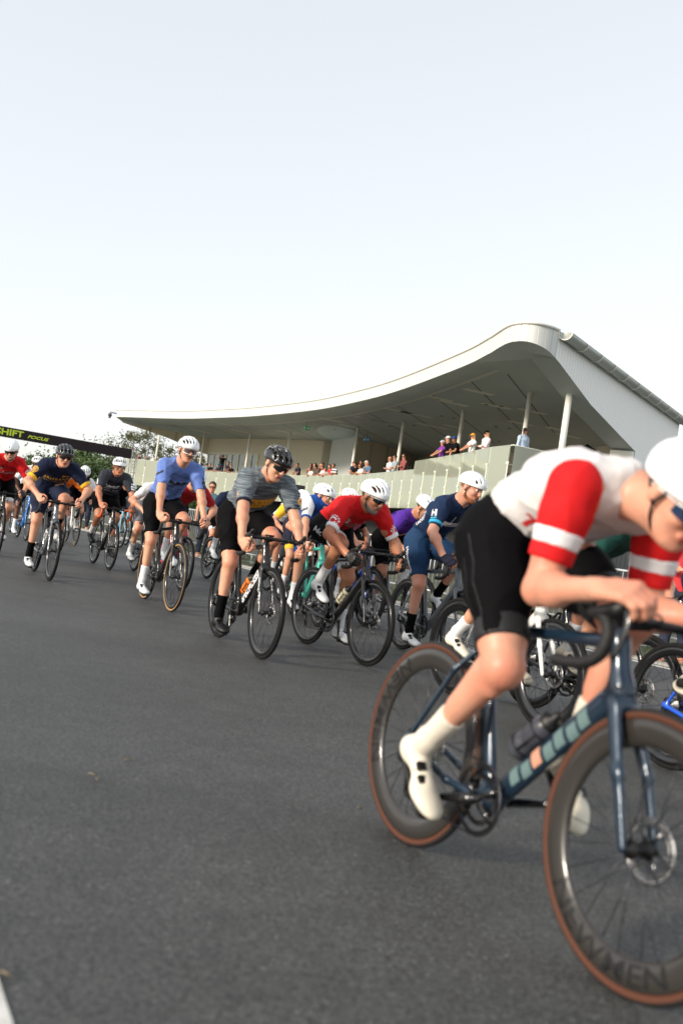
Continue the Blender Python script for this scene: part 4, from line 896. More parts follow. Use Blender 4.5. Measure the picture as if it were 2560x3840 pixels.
exit_sign(1374, 1648, 62, .42, .24, (40, 130, 180), 'blue sign with running man and arrow before the cream wall')
tn = MB(); tc_ = at(2202, 1665, 44); 
tn.add([tc_]+[tc_+V3(a, b_, -1.1) for a, b_ in ((-1.5, -1.5), (1.5, -1.5), (1.5, 1.5), (-1.5, 1.5))], [(0, 1, 2), (0, 2, 3), (0, 3, 4), (0, 4, 1)])
to = tn.build('gazebo', cloth('gazebo', (26, 26, 32))); tag(to, 'black pointed gazebo canopy standing on the balcony right of the columns', 'gazebo'); tp = MB()
for a, b_ in ((-1.5, -1.5), (1.5, -1.5), (1.5, 1.5), (-1.5, 1.5)): tp.tube([tc_+V3(a, b_, -1.1), (tc_[0]+a, tc_[1]+b_, 3.5)], .025, 6)
tp.build('gazebo_frame', STEEL, to)
# ------------------------------------------------------------------ finish gantry
GY = 70.0; gr_t = at(492, 1685, GY); gr_b = at(487, 1720, GY); zt_, zb_ = gr_t[2], gr_b[2]; gl_t = atz(0, 1597, zt_); dg_ = nrm((gl_t-gr_t)*V3(1, 1, 0)); gn = V3(dg_[1], -dg_[0], 0); gn = gn if gn[1] < 0 else -gn
gan = tag(empty('finish_gantry', Matrix.Translation((gr_t[0], gr_t[1], 0))), 'dark banner gantry across the road with SHIFT and FOCUS in lime letters', 'gantry')
b = MB(); Lg = 17.0; c = gr_t*V3(1, 1, 0)+dg_*Lg/2+V3(0, 0, (zt_+zb_)/2); b.obox(c, dg_*Lg/2, gn*.2, V3(0, 0, (zt_-zb_)/2)); GI = Matrix.Translation((-gr_t[0], -gr_t[1], 0))
ban = b.build('banner', cloth('banner', (48, 40, 44)), gan, GI)
LIME = mat('lime_print', srgb(208, 232, 60), .6)
def flat_text(s, px0, px1, py, hgt, name, bold=0, shear=0, sx=None):
    g_, f_ = text_geo(s, 1, bold=bold, shear=shear, cut=9); x0, x1 = g_[:, 0].min(), g_[:, 0].max(); y0, y1 = g_[:, 1].min(), g_[:, 1].max()
    def onp(px, py_):
        d = ray(px, py_); o = gr_t+gn*.206; t_ = (gn@(o-_C))/(gn@d); return _C+d*t_
    A, B_ = onp(px0, py[0]), onp(px1, py[1]); u = (B_-A)*V3(1, 1, 0); P = [A*V3(1, 1, 0)+u*((x-x0)/(x1-x0))+V3(0, 0, zb_+(zt_-zb_)*(hgt[0]+(hgt[1]-hgt[0])*(y-y0)/(y1-y0))) for x, y in g_]
    me = bpy.data.meshes.new(name); me.from_pydata([tuple(p) for p in P], [], f_); obj(name, me, LIME, ban)
flat_text('SHIFT', -14, 89, (1610, 1630), (.20, .84), 'lettering', bold=.03)
flat_text('FOCUS', 104, 183, (1635, 1650), (.28, .60), 'lettering', bold=.03, shear=.3)
tr_ = MB(); w = .22; base = gr_t*V3(1, 1, 0)-dg_*.30
cor = [base+dg_*i*w+gn*j*w for i, j in ((-1, -1), (1, -1), (1, 1), (-1, 1))]
for q in cor: tr_.tube([q, q+V3(0, 0, zt_-.02)], .028, 6)
for k in range(12):
    z0_, z1_ = k*zt_/12, (k+1)*zt_/12-.02
    for i in range(4):
        a, b_ = cor[i], cor[(i+1) % 4]; tr_.tube([a+V3(0, 0, z0_), b_+V3(0, 0, z1_)] if (k+i) % 2 else [b_+V3(0, 0, z0_), a+V3(0, 0, z1_)], .013, 5); tr_.tube([a+V3(0, 0, z1_), b_+V3(0, 0, z1_)], .013, 5)
tr_.build('truss_tower', mat('alu', srgb(200, 200, 196), .4, .6), gan, GI)
# ------------------------------------------------------------------ crowd barriers on the verge
ALU = mat('galvanised', srgb(196, 200, 200), .4, .5)
def barrier_mesh():
    b = MB(); L, H = 2.2, 1.08; b.tube([(0, 0, .18), (0, 0, H-.06), (.06, 0, H), (L-.06, 0, H), (L, 0, H-.06), (L, 0, .18)], .019, 8); b.tube([(0, 0, .20), (L, 0, .20)], .016, 8)
    for i in range(1, 20): b.tube([(L*i/20, 0, .20), (L*i/20, 0, H)], .007, 5)
    ft = MB()
    for x in (.25, L-.25): ft.obox((x, 0, .02), (.03, 0, 0), (0, .32, 0), (0, 0, .008)); ft.tube([(x, 0, .02), (x, 0, .22)], .015, 6)
    return b.me('barrier'), ft.me('barrier_feet')
BM_, BF_ = barrier_mesh()
bp_ = resample(path([(-22, 46), (-14, 38), (-8.63, 32.2), (-4.9, 26.6), (-2.11, 22.76), (1.2, 18.2), (4.4, 14.4), (7.6, 10.0)]), 2.26); b0 = None
for i in range(len(bp_)-1):
    a, b_ = bp_[i], bp_[i+1]; an = math.atan2(*(b_-a)[::-1]); M_ = Matrix.Translation((a[0], a[1], 0)) @ Matrix.Rotation(an, 4, 'Z')
    o = obj('crowd_barrier', BM_, ALU); o.matrix_world = M_; f_ = obj('barrier_feet', BF_, ALU, o)
    tag(o, 'galvanised steel crowd barrier with upright bars on the grass verge behind the race', 'barrier', 'crowd barriers along the course')
# dark notice box by the undercroft
nb_ = MB(); p = at(1100, 1900, 24); nb_.obox((p[0], p[1], 1.05), (.22, 0, 0), (0, .2, 0), (0, 0, 1.05)); o = nb_.build('notice_cabinet', BLK); tag(o, 'tall black notice cabinet behind the barriers between two riders', 'cabinet')
# ------------------------------------------------------------------ trees
def tree(x, y, h, w, n, leaf, cols, label, grp, clumps=26, trunk=.16, base=.35, seed=0, sparse=False):
    R = np.random.default_rng(seed); root = tag(empty('tree', Matrix.Translation((x, y, 0))), label, 'tree', grp); t_ = MB(); cen = []
    t_.tube(bez([(0, 0, 0), (.12, .05, h*.3), (-.1, .1, h*.6), (.05, 0, h*.85)], 4), np.linspace(trunk, trunk*.3, 13), 8)
    for i in range(clumps):
        a = R.uniform(0, 6.28); z = base+(1-base)*R.random()**.8; rr = w*.5*math.sqrt(R.random())*math.sqrt(max(1-((z-.62)/.45)**2, .05)); c = V3(rr*math.cos(a), rr*math.sin(a), h*z*.95); cen.append(c)
        if i < 14: s = V3(0, 0, h*(base*.6+.35*R.random())); t_.tube([s, s*.5+c*.5+V3(0, 0, -.15), c], [trunk*.35, trunk*.22, trunk*.08], 5)
    t_.build('trunk', mat('bark', srgb(96, 82, 66), .9, noise=.3, nscale=6, bump=.5, bscale=20), root)
    cr = w/ (9 if sparse else 5.2); ci = R.integers(0, clumps, n); C_ = np.array(cen)[ci]; sz = R.uniform(.6, 1.4, clumps)[ci]
    P = C_+R.normal(size=(n, 3))*cr*.62*sz[:, None]*np.array([1, 1, .75]); nv = R.normal(size=(n, 3)); nv /= np.linalg.norm(nv, axis=1)[:, None]; u = np.cross(nv, R.normal(size=(n, 3))); u /= np.linalg.norm(u, axis=1)[:, None]; v = np.cross(nv, u)
    s = leaf*R.uniform(.6, 1.4, (n, 1)); V = np.concatenate([P-u*s*.5, P-v*s*.25, P+u*s*.5, P+v*s*.25]); Fc = np.stack([np.arange(n)+k*n for k in range(4)], 1)
    me = mesh_np('crown', V, Fc, False); obj('crown', me, cols, root); return root
def leafm(name, c, var=.45):
    M = mat(name, c, .6, spec=.3, noise=var, nscale=1.3); b = M.node_tree.nodes['Principled BSDF']; b.inputs['Transmission Weight'].default_value = 0; return M
LG, LG2, LO = leafm('leaf_dark', (.050, .085, .026)), leafm('leaf_mid', (.075, .115, .035)), leafm('leaf_olive', (.11, .115, .05))
for i, (px, topy, Y, w, k, lb) in enumerate(((20, 1712, 95, 7, 0, 'low dark bushy tree at the far left behind the red jersey rider'), (100, 1745, 100, 6, 0, 'low dark tree just left of the navy jersey rider'), (190, 1700, 92, 7, 0, 'rounded dark green tree behind the navy jersey rider head'), (262, 1702, 96, 8, 1, 'bushy mid green tree right of the black helmet'), (345, 1708, 100, 9, 0, 'dense dark tree under the right half of the gantry banner'), (312, 1648, 110, 6, 1, 'tall tree whose tip stands above the gantry banner'), (420, 1740, 96, 7, 0, 'dark tree beside the gantry truss tower'))):
    X = (px-1280)/3479*Y; hz = 2006+.148*(px-1280); h = (hz-topy)/3479*Y-.2
    tree(X+.0, Y, h, w, 9000, .34, LG if k == 0 else LG2, lb, 'leafy trees beyond the course', clumps=34, seed=i+3, base=.12)
for i, (px, topy, Y, w) in enumerate(((470, 1597, 112, 7.5), (530, 1610, 116, 6.5), (600, 1662, 112, 6), (690, 1668, 118, 6))):
    X = (px-1280)/3479*Y; hz = 2006+.148*(px-1280); h = (hz-topy)/3479*Y+1.0
    lb = ('tall sparse gum tree with open crown left of the roof tip', 'open gum tree directly under the left roof tip', 'thin small gum tree behind the first balcony column', 'thin gum tree between the first two balcony columns')[i]
    tree(X, Y, h, w, 3000, .26, LO, lb, 'thin gum trees behind the balcony', clumps=30, seed=i+50, base=.30, sparse=True, trunk=.13)
# clipped hedge under the far balcony
hd = []; Rh = np.random.default_rng(5); n = 16000; P = np.stack([Rh.uniform(-24, -9, n), Rh.uniform(70, 71.5, n), Rh.uniform(0, 2.5, n)], 1); P[:, 1] += (-9-P[:, 0])*.35
nv = Rh.normal(size=(n, 3)); nv /= np.linalg.norm(nv, axis=1)[:, None]; u = np.cross(nv, Rh.normal(size=(n, 3))); u /= np.linalg.norm(u, axis=1)[:, None]; v = np.cross(nv, u); s = .2
o = obj('hedge', mesh_np('hedge', np.concatenate([P-u*s*.5, P-v*s*.3, P+u*s*.5, P+v*s*.3]), np.stack([np.arange(n)+k*n for k in range(4)], 1), False), LG); tag(o, 'dark green hedge under the glass balcony behind the riders at left', 'hedge')
for r_, k_ in ((pav, (0, 60, 0)), (bal, (0, 55, 3.5))):
    for ch in list(r_.children): ch.matrix_parent_inverse = Matrix.Translation((-k_[0], -k_[1], -k_[2]))
# ------------------------------------------------------------------ spectators
def spectator(x, y, z0, face, label, shirt, skn='fair', hair=HAIR, pants=None, arms='rail', ht=1.74, lean=0.0, cap=None, glasses_=None, longhair=False, rail=1.1, sleeves='short', vox=.016, group='spectators on the balcony', extra=None, hgt=None, mid=None, skirt=False):
    sc = ht/1.76; lr = rad(lean); hip = V3(-.02-.10*math.sin(lr), 0, .93*sc); t = V3(math.sin(lr), 0, math.cos(lr)); ch = hip+t*.36*sc; sh = hip+t*.49*sc; y_ = V3(0, 1, 0); cap_c = cap
    hc = sh+t*.17*sc+V3(.035+.05*math.sin(lr), 0, .045)*sc
    yaw = RNG.uniform(-.4, .4) if mid is None else mid; g_ = V3(math.cos(yaw), math.sin(yaw), -.12-.1*math.sin(lr)); H = Fr(hc, rotm(g_), sc)
    torso = [seg(hip, hip+t*.2*sc, y_, (.155, .11), (.140, .10), k=.05), seg(hip+t*.2*sc, ch, y_, (.140, .10), (.165, .115), k=.05), seg(ch, sh, y_, (.165, .115), (.125, .075), k=.05)]
    legs, arm, fore, hnd = [], [], [], []
    for s in (-1, 1):
        torso.append(cone(sh+V3(0, s*.05, -.01), sh+V3(0, s*.17, -.035), .06, .058, k=.05)); so_ = sh+V3(0, s*.19*sc, -.04)
        kn = V3(.03, s*.10, .49*sc); an = V3(-.02, s*.11, .09); legs += [cone(hip+V3(0, s*.085, -.02), kn, .095, .062, k=.05), cone(kn, an, .060, .042, k=.03), ell((.05, s*.115, .035), (.12, .042, .038), k=.02)]
        if arms == 'rail': W_ = V3(.42, s*.07, rail+.07)
        elif arms == 'cross': W_ = sh+V3(.20, -s*.08, -.30)
        elif arms == 'up': W_ = hc+V3(.14, s*.09, -.01)
        elif arms == 'phone': W_ = sh+V3(.28, s*.05, -.12)
        else: W_ = hip+V3(.06, s*.27, -.08)
        E_ = ik(so_, W_, .29*sc, .26*sc, V3(-.4, s*.7, -.7) if arms != 'down' else V3(-1, s*.3, 0)); arm.append((s, so_, E_)); a_ = [cone(so_, E_, .052, .040, k=.03)]; fore += [cone(E_, W_, .038, .027, k=.02)]; d = nrm(W_-E_)
        hnd += [ell(W_+d*.05, (.045, .028, .045), rotm(d) if abs(d[2]) < .95 else None, k=.02), cone(W_+d*.05+V3(0, -s*.02, 0), W_+d*.10+V3(0, -s*.025, .01), .012, .009, k=.01), cone(W_+d*.07, W_+d*.13-V3(0, 0, .01), .012, .009, k=.01), cone(W_+d*.06+V3(0, s*.02, 0), W_+d*.12+V3(0, s*.02, -.01), .011, .008, k=.01)]; legs += a_
    hp_ = head_prims(H, sh+V3(0, 0, .03), True); v, f = sdf_mesh(torso+legs+fore+hnd+hp_, vox)
    root = obj('person', mesh_np('person', v, f), SK[skn]); root.matrix_world = Matrix.Translation((x, y, z0)) @ Matrix.Rotation(face, 4, 'Z'); tag(root, label, 'person', group)
    J = inflate(torso, .012); fr_ = .98 if sleeves == 'long' else .62
    for s, so_, E_ in arm: J += [cone(so_, E_, .066, .054, k=.03, clip=([(so_+(E_-so_)*fr_, nrm(E_-so_))] if fr_ < .9 else []))]
    if sleeves == 'long': J += inflate(fore, .012)
    sdf_obj('shirt', J, vox, shirt, root, gclip=[(hip+V3(0, 0, -.06), (0, 0, -1))])
    P_ = [dict(q) for q in inflate([legs[i] for i in range(len(legs)) if legs[i]['t'] == 'c' and legs[i]['a'][2] < 1.0 and legs[i]['ra'] > .055], .012)]
    sdf_obj('trousers', P_+[seg(hip+V3(0, 0, -.05), hip+V3(0, 0, .08), y_, (.165, .12), (.155, .112), k=.05)], vox, pants or cloth('jeans', (44, 50, 66)), root, gclip=[((0, 0, .10), (0, 0, -1))])
    hr = [H.e((-.015, 0, .045), (.105, .086, .092), k=.02, clip=[(H.p(.045, 0, .03), H.d(1, 0, -.55))])]
    if longhair: hr += [H.c((-.05, .04, 0), (-.06, .06, -.20), .055, .035, k=.04, clip=[(H.p(.035, 0, 0), H.d(1, 0, 0))]), H.c((-.05, -.04, 0), (-.06, -.06, -.20), .055, .035, k=.04)]
    if extra == 'ponytail': hr += [H.c((-.10, 0, .08), (-.14, 0, .04), .035, .035, k=.03), H.c((-.14, 0, .04), (-.13, 0, -.16), .035, .018, k=.03)]
    if hair is not None: sdf_obj('hair', hr, .010, hair, root)
    if cap is not None:
        sdf_obj('cap', [H.e((-.012, 0, .060), (.112, .092, .088), k=.01, clip=[(H.p(0, 0, .048), H.d(.1, 0, -1))]), seg(H.p(.08, 0, .055), H.p(.165, 0, .042), H.d(0, 1, 0), (.070, .009), (.050, .008), k=.01)], .009, cap, root)
    if glasses_ is not None: glasses(H, BLK, glasses_, root)
    return root, H
def cam_(n, rgb): return cloth('sp_'+n, rgb)
NAVY, BLACKC, WHITEC, GREYC, MAR, TEAL = cam_('navy', (20, 28, 52)), cam_('black', (14, 14, 17)), cam_('white', (232, 230, 226)), cam_('grey', (150, 160, 166)), cam_('maroon', (120, 44, 44)), cam_('teal', (86, 128, 138))
PINK, RED_, PURP, BRN, LBLU, STR = cam_('pink', (238, 212, 210)), cam_('red', (206, 56, 60)), cam_('purple', (120, 58, 140)), cam_('brown', (86, 76, 66)), cam_('lightblue', (176, 192, 212)), None
def striped(name, c1, c2, per=.085):
    M = mat('cloth_'+name, srgb(*c1), .75); t = M.node_tree; b = t.nodes['Principled BSDF']; tc = t.nodes.new('ShaderNodeTexCoord'); sp = t.nodes.new('ShaderNodeSeparateXYZ'); t.links.new(tc.outputs['Object'], sp.inputs[0])
    a = t.nodes.new('ShaderNodeMath'); a.operation = 'MULTIPLY'; a.inputs[1].default_value = 1/per; t.links.new(sp.outputs[2], a.inputs[0]); f = t.nodes.new('ShaderNodeMath'); f.operation = 'FRACT'; t.links.new(a.outputs[0], f.inputs[0])
    g_ = t.nodes.new('ShaderNodeMath'); g_.operation = 'GREATER_THAN'; g_.inputs[1].default_value = .5; t.links.new(f.outputs[0], g_.inputs[0]); mx = t.nodes.new('ShaderNodeMix'); mx.data_type = 'RGBA'; mx.inputs[6].default_value = srgb(*c1); mx.inputs[7].default_value = srgb(*c2)
    t.links.new(g_.outputs[0], mx.inputs[0]); t.links.new(mx.outputs[2], b.inputs['Base Color']); return M
STR = striped('navy_stripes', (28, 34, 58), (226, 226, 224), .17); MSTR = striped('maroon_stripes', (150, 84, 80), (128, 58, 58), .045)
full_rail = np.vstack([pR, pL[1:], pF[1:]])
def rail_depth(px, back):           # where the sight line over px crosses the rail, moved back from it
    best = None; d = ray(px, 1750)[:2]; d = d/d[1]
    for i in range(len(full_rail)-1):
        a, b_ = full_rail[i], full_rail[i+1]
        fa, fb = a[0]-d[0]*a[1], b_[0]-d[0]*b_[1]
        if fa*fb <= 0 and (best is None): t = fa/(fa-fb); best = (a+(b_-a)*t)
    return best
WIDE = 0
SPEC = [ # head px, back offset, label, shirt, opts
 (1658, 1675, .35, 'man in purple top and white cycling helmet leaning on the raised rail', PURP, dict(hair=None, hgt='helmet')),
 (1680, 1656, .75, 'person in black top and white cap behind the purple shirted man', BLACKC, dict(cap=WHITEC, arms='down')),
 (1716, 1662, .35, 'man in black polo and blue cap leaning forearms on the raised rail', BLACKC, dict(cap=cam_('bluecap', (30, 70, 140)), skn='tan', lean=18, glasses_=None)),
 (1772, 1652, .40, 'woman in white top and orange yellow cap by the raised rail', WHITEC, dict(cap=cam_('orangecap', (226, 160, 50)), longhair=True, hair=cam_('blondhair', (176, 140, 96)), glasses_=BLENS)),
 (1823, 1643, .45, 'woman in pale pink hoodie and black cap with long fair hair', PINK, dict(cap=BLACKC, longhair=True, hair=cam_('blondhair', (176, 140, 96)), glasses_=DLENS, arms='cross', sleeves='long')),
 (1965, 1634, .60, 'woman in light blue sweatshirt with dark ponytail seen from behind', LBLU, dict(extra='ponytail', sleeves='long', arms='down', mid=2.0, pants=BLACKC)),
 (1517, 1703, .5, 'woman in maroon striped top with arms folded beside the column', MSTR, dict(arms='cross', sleeves='long', glasses_=DLENS, pants=MAR)),
 (1483, 1708, .45, 'tall man in grey shirt and sunglasses with arms crossed', GREYC, dict(arms='cross', glasses_=DLENS)),
 (1464, 1716, .65, 'bald man in pale shirt and sunglasses behind the grey shirted man', cam_('paleshirt', (206, 206, 210)), dict(hair=None, glasses_=DLENS, skn='pink', arms='cross')),
 (1391, 1735, .35, 'grey haired man in slate blue shirt leaning on the rail', cam_('slate', (86, 108, 132)), dict(hair=GREYHAIR, skn='pink', lean=16)),
 (1375, 1737, .75, 'person in white cap half hidden behind two leaning spectators', GREYC, dict(cap=WHITEC)),
 (1363, 1746, .35, 'woman in white tee and sunglasses resting chin on hand at the rail', WHITEC, dict(glasses_=DLENS, lean=22, longhair=True, hair=REDHAIR)),
 (1357, 1725, .85, 'tall man in black behind the woman in the white tee', BLACKC, dict(arms='down', skn='tan')),
 (1341, 1741, .40, 'dark haired man in black holding a jacket over the rail', BLACKC, dict(lean=14, skn='olive')),
 (1328, 1728, .55, 'grey haired man in navy shirt with folded arms near the white wall', NAVY, dict(hair=GREYHAIR, arms='cross', glasses_=DLENS)),
 (1263, 1744, .35, 'man in navy and white striped shirt leaning on the rail', STR, dict(lean=20, skn='tan')),
 (1247, 1748, .55, 'person in coral red shirt beside the striped shirt man', RED_, dict(lean=18)),
 (1234, 1758, .35, 'older person in pale top low on the rail beside the red shirt', GREYC, dict(lean=30, hair=GREYHAIR)),
 (1221, 1752, .35, 'woman with long dark hair in pale pink top at the rail', PINK, dict(lean=22, longhair=True)),
 (1210, 1738, .80, 'man in maroon and dark top standing behind the rail group', MAR, dict(arms='down')),
 (1204, 1737, 1.0, 'dark haired man at the back of the rail group', BRN, dict(arms='down')),
 (1197, 1750, .35, 'man in brown shirt and dark cap leaning on the rail', BRN, dict(cap=BLACKC, lean=20, skn='tan')),
 (1183, 1735, .75, 'man in dark brown jacket behind the older woman', BRN, dict(arms='down')),
 (1177, 1755, .35, 'older white haired woman in white top leaning low on the rail', WHITEC, dict(hair=GREYHAIR, lean=30)),
 (1168, 1736, .80, 'woman with long dark hair and sunglasses in black top', BLACKC, dict(longhair=True, glasses_=DLENS, arms='phone')),
 (1125, 1731, .35, 'man in navy polo leaning alone on the rail with a phone', NAVY, dict(skn='tan', lean=14)),
 (889, 1765, .6, 'small person in green cap low behind the glass', TEAL, dict(cap=cam_('greencap', (60, 110, 96)), ht=1.45)),
 (873, 1748, .35, 'grey haired man in black tee leaning on the far rail', BLACKC, dict(hair=GREYHAIR, lean=16)),
 (861, 1737, .45, 'man in navy shirt behind the grey haired man on the far rail', NAVY, dict(lean=10, skn='tan')),
 (824, 1744, .35, 'man in navy with bright blue cap leaning on the far rail', NAVY, dict(cap=cam_('cyancap', (60, 150, 190)), lean=16)),
 (813, 1753, .45, 'child like figure in pale top beside the blue cap man', PINK, dict(ht=1.5)),
 (792, 1743, .35, 'person in black tee with crossed arms on the far rail', BLACKC, dict(lean=8)),
 (776, 1742, .40, 'man in teal shirt and dark cap on the far rail', TEAL, dict(cap=BLACKC)),
 (756, 1749, .40, 'dark haired person in black at the left of the far rail group', BLACKC, dict()),
]
def out_n(p):
    i = int(np.argmin(((full_rail-p)**2).sum(1))); i = min(max(i, 1), len(full_rail)-2); d = nrm(full_rail[i+1]-full_rail[i-1]); n_ = np.array([-d[1], d[0]]); return n_ if (np.array([0, 90])-p)@n_ < 0 else -n_
for px, py, bk, lb, shirt, kw in SPEC:
    p = rail_depth(px, bk); n_ = out_n(p); dr_ = ray(px, py)[:2]; dr_ = dr_/dr_[1]; tt_ = (bk*.5)/max(-(n_@dr_), .12); q = p+dr_*min(tt_, 1.6); Yv = q[1]; X = (px-1280)/3479*Yv; q = np.array([q[0], q[1]])
    P = at(px, py, Yv); q = np.array([P[0], Yv]); z0 = 3.9 if px > 1600 else 3.5; hz = P[2]-z0; kw = dict(kw); hh = kw.pop('ht', None); hl = kw.pop('hgt', None)
    ht = min(max(hz+.10, 1.58), 1.9) if hh is None else hh
    z0 = P[2]-ht*.93 if hz < 1.35 or hz > 1.8 else z0
    if z0 < 3.3 and px <= 1600: z0 = 3.5; kw['lean'] = max(kw.get('lean', 0), 24)
    z0 = max(z0, 3.5 if px <= 1600 else 4.08); z0 = min(z0, 4.12 if px > 1600 else 3.62)
    fa = math.atan2(n_[1], n_[0])+.25
    r_, H_ = spectator(q[0], q[1], z0, fa, lb, shirt, ht=ht, rail=(5.0 if px > 1600 else 4.6)-z0, vox=.018 if Yv < 60 else .022, **kw)
    if hl: helmet(H_, 'slots', HWHT, r_, vox=.010)
jk = sdf_obj('jacket', [cone((0, 0, .1), (0, 0, -.35), .10, .13, k=.05), cone((.1, .05, .05), (.12, .02, -.25), .07, .09, k=.05)], .025, BLACKC); jp = at(1332, 1775, 55.6); jk.location = tuple(jp); tag(jk, 'black jacket hanging over the balcony rail', 'jacket')
# photographer standing higher behind the rail, and three people at the far left end
def at_sp(px, py, Y, ht, face, lb, shirt, z0=None, **kw):
    P = at(px, py, Y); z = P[2]-ht*.93 if z0 is None else z0; return spectator(P[0], P[1], z, face, lb, shirt, ht=ht, rail=1.1, vox=.022 if Y > 40 else .014, **kw)
r_, H_ = at_sp(837, 1710, 79.0, 1.8, rad(-80), 'photographer in black raising a camera before the glazed doors', BLACKC, arms='up'); cmb = MB(); cmb.obox(H_.p(.16, 0, .0), H_.d(.04, 0, 0), H_.d(0, .07, 0), H_.d(0, 0, .05)); cmb.tube([H_.p(.18, 0, 0), H_.p(.30, 0, 0)], .04, 8); cmb.build('handheld_camera', BLACKC, r_)
at_sp(522, 1706, 86, 1.75, rad(-50), 'person in maroon at the far left end of the balcony', MAR, arms='down'); at_sp(544, 1713, 85.5, 1.68, rad(-60), 'woman with long dark hair at the far left end of the balcony', GREYC, longhair=True, arms='cross'); at_sp(578, 1713, 85, 1.72, rad(100), 'person in white shirt seen from behind at the far left end', WHITEC, sleeves='long', arms='down')
# people on the verge behind the barriers
G2 = 'spectators standing behind the barriers'
r_, H_ = at_sp(793, 1848, 21.6, 1.78, rad(-75), 'young man in glasses and blue grey tee standing behind the barrier', TEAL, z0=0, group=G2, arms='down', glasses_=CLENS)
r_, H_ = at_sp(330, 1846, 28.5, 1.62, rad(-70), 'photographer in dark clothes with a white camera behind the barrier', BLACKC, z0=0, group=G2, arms='up', cap=BLACKC); cmb = MB(); cmb.obox(H_.p(.15, 0, .0), H_.d(.04, 0, 0), H_.d(0, .07, 0), H_.d(0, 0, .05)); cmb.tube([H_.p(.18, 0, 0), H_.p(.26, 0, 0)], .05, 10); cmb.build('handheld_camera', WHT, r_)
at_sp(2205, 1955, 12.6, 1.76, rad(-100), 'spectator in white tee leaning on the barrier behind the foreground rider', WHITEC, z0=0, group=G2, arms='rail', mid=0.1)
at_sp(2585, 1960, 11.5, 1.74, rad(-110), 'spectator in orange red top at the right edge behind the barrier', RED_, z0=0, group=G2, arms='rail', mid=0.1)
at_sp(1108, 1868, 21.5, 1.70, rad(-85), 'dark haired spectator in black behind the barrier by the notice cabinet', BLACKC, z0=0, group=G2, arms='down')
# ------------------------------------------------------------------ riders and their bicycles
def solve_S(hx, hz):
    hip = np.array([.15, 1.045]); h = np.array([hx, hz]); D = np.linalg.norm(h-hip); L1, L2 = .515, .205
    if D > .71: s = D/.71; L1 *= s; L2 *= s
    u = (h-hip)/D; x = (L1*L1-L2*L2+D*D)/(2*D); r = math.sqrt(max(L1*L1-x*x, 0)); n_ = np.array([u[1], -u[0]]); S = hip+u*x+n_*r*.25
    return (S[0], S[1]), (hx-S[0], hz-S[1])
def ride(x, y, a, lean, plabel, blabel, head, bk, **k):
    M = place(x, y, a, lean); bk = dict(bk); post = bk.pop('post', None)
    S, hp_ = solve_S(*head); S = k.pop('S', S); hp_ = (head[0]-S[0], head[1]-S[1]); k.setdefault('vox', .008 if y < 12.5 else .011)
    b = bicycle(M, blabel, bk.pop('frame'), crank=k.get('crank', 0), full=y < 13, **bk); r, i = rider(M, plabel, S=S, hp=hp_, **k); i['bike'] = b; i['k'] = k; return i
def cyc(n, rgb, **k): return cloth('kit_'+n, rgb, **k)
K = dict(black=cyc('black', (9, 9, 11)), white=cyc('white', (226, 227, 228)), red=cyc('red', (200, 22, 26), noise=.03), navy=cyc('navy', (18, 28, 54)), maap=cyc('charcoal', (48, 51, 60)), peri=cyc('periwinkle', (100, 126, 190)),
         dred=cyc('deep_red', (158, 24, 34)), royal=cyc('royal', (26, 72, 150)), kblue=cyc('kit_blue', (34, 56, 128)), pinkw=cyc('pink', (236, 130, 160)), purple=cyc('purple', (82, 44, 150)), hnavy=cyc('team_navy', (20, 40, 72)), petrol=cyc('petrol', (22, 54, 88)),
         pale=cyc('pale_blue', (206, 222, 226)), green=cyc('bottle_green', (20, 66, 58)), lime=cyc('lime', (190, 210, 60)), yellow=cyc('yellow', (244, 190, 50)), orange=cyc('orange', (240, 116, 34)), cyan=cyc('cyan', (60, 170, 210)), grey=cyc('mid_grey', (110, 112, 118)), cream=cyc('cream', (214, 206, 190)), dnavy=cyc('dark_navy', (28, 30, 48)))
def heather():
    M = bpy.data.materials.new('cloth_heather'); M.use_nodes = True; t = M.node_tree; b = t.nodes['Principled BSDF']; b.inputs['Roughness'].default_value = .8; b.inputs['Specular IOR Level'].default_value = .2
    tc = t.nodes.new('ShaderNodeTexCoord'); mp = t.nodes.new('ShaderNodeMapping'); mp.inputs['Scale'].default_value = (7, 7, 190); mp.inputs['Rotation'].default_value = (0, .5, 0); t.links.new(tc.outputs['Object'], mp.inputs[0]); n = t.nodes.new('ShaderNodeTexNoise'); n.inputs['Scale'].default_value = 1; n.inputs['Detail'].default_value = 3; t.links.new(mp.outputs[0], n.inputs['Vector'])
    cr = t.nodes.new('ShaderNodeValToRGB'); cr.color_ramp.elements[0].position = .36; cr.color_ramp.elements[0].color = srgb(58, 66, 78); cr.color_ramp.elements[1].position = .66; cr.color_ramp.elements[1].color = srgb(134, 144, 148); t.links.new(n.outputs[0], cr.inputs[0]); t.links.new(cr.outputs[0], b.inputs['Base Color']); return M
HEA = heather(); CREAMG = mat('cream_shoe', srgb(226, 218, 198), .45)
FR = dict(black=mat('frame_black', srgb(11, 11, 12), .28, coat=.5), silver=mat('frame_silver', srgb(120, 126, 130), .22, .6, coat=.5), white=mat('frame_white', srgb(226, 226, 220), .25, coat=.5), blue=mat('frame_blue', srgb(20, 80, 190), .25, coat=.6), royal=mat('frame_royal', srgb(30, 110, 190), .3, coat=.5), red=mat('frame_red', srgb(176, 22, 34), .25, coat=.6), teal=mat('frame_celeste', srgb(70, 190, 168), .3, coat=.5),
          petrol=mat('frame_petrol', srgb(26, 46, 64), .3, .3, coat=.6), grey=mat('frame_grey', srgb(84, 92, 98), .3, coat=.5), sky=mat('frame_sky', srgb(110, 170, 190), .3, coat=.5))
def L(o, t): return o*(1-t)
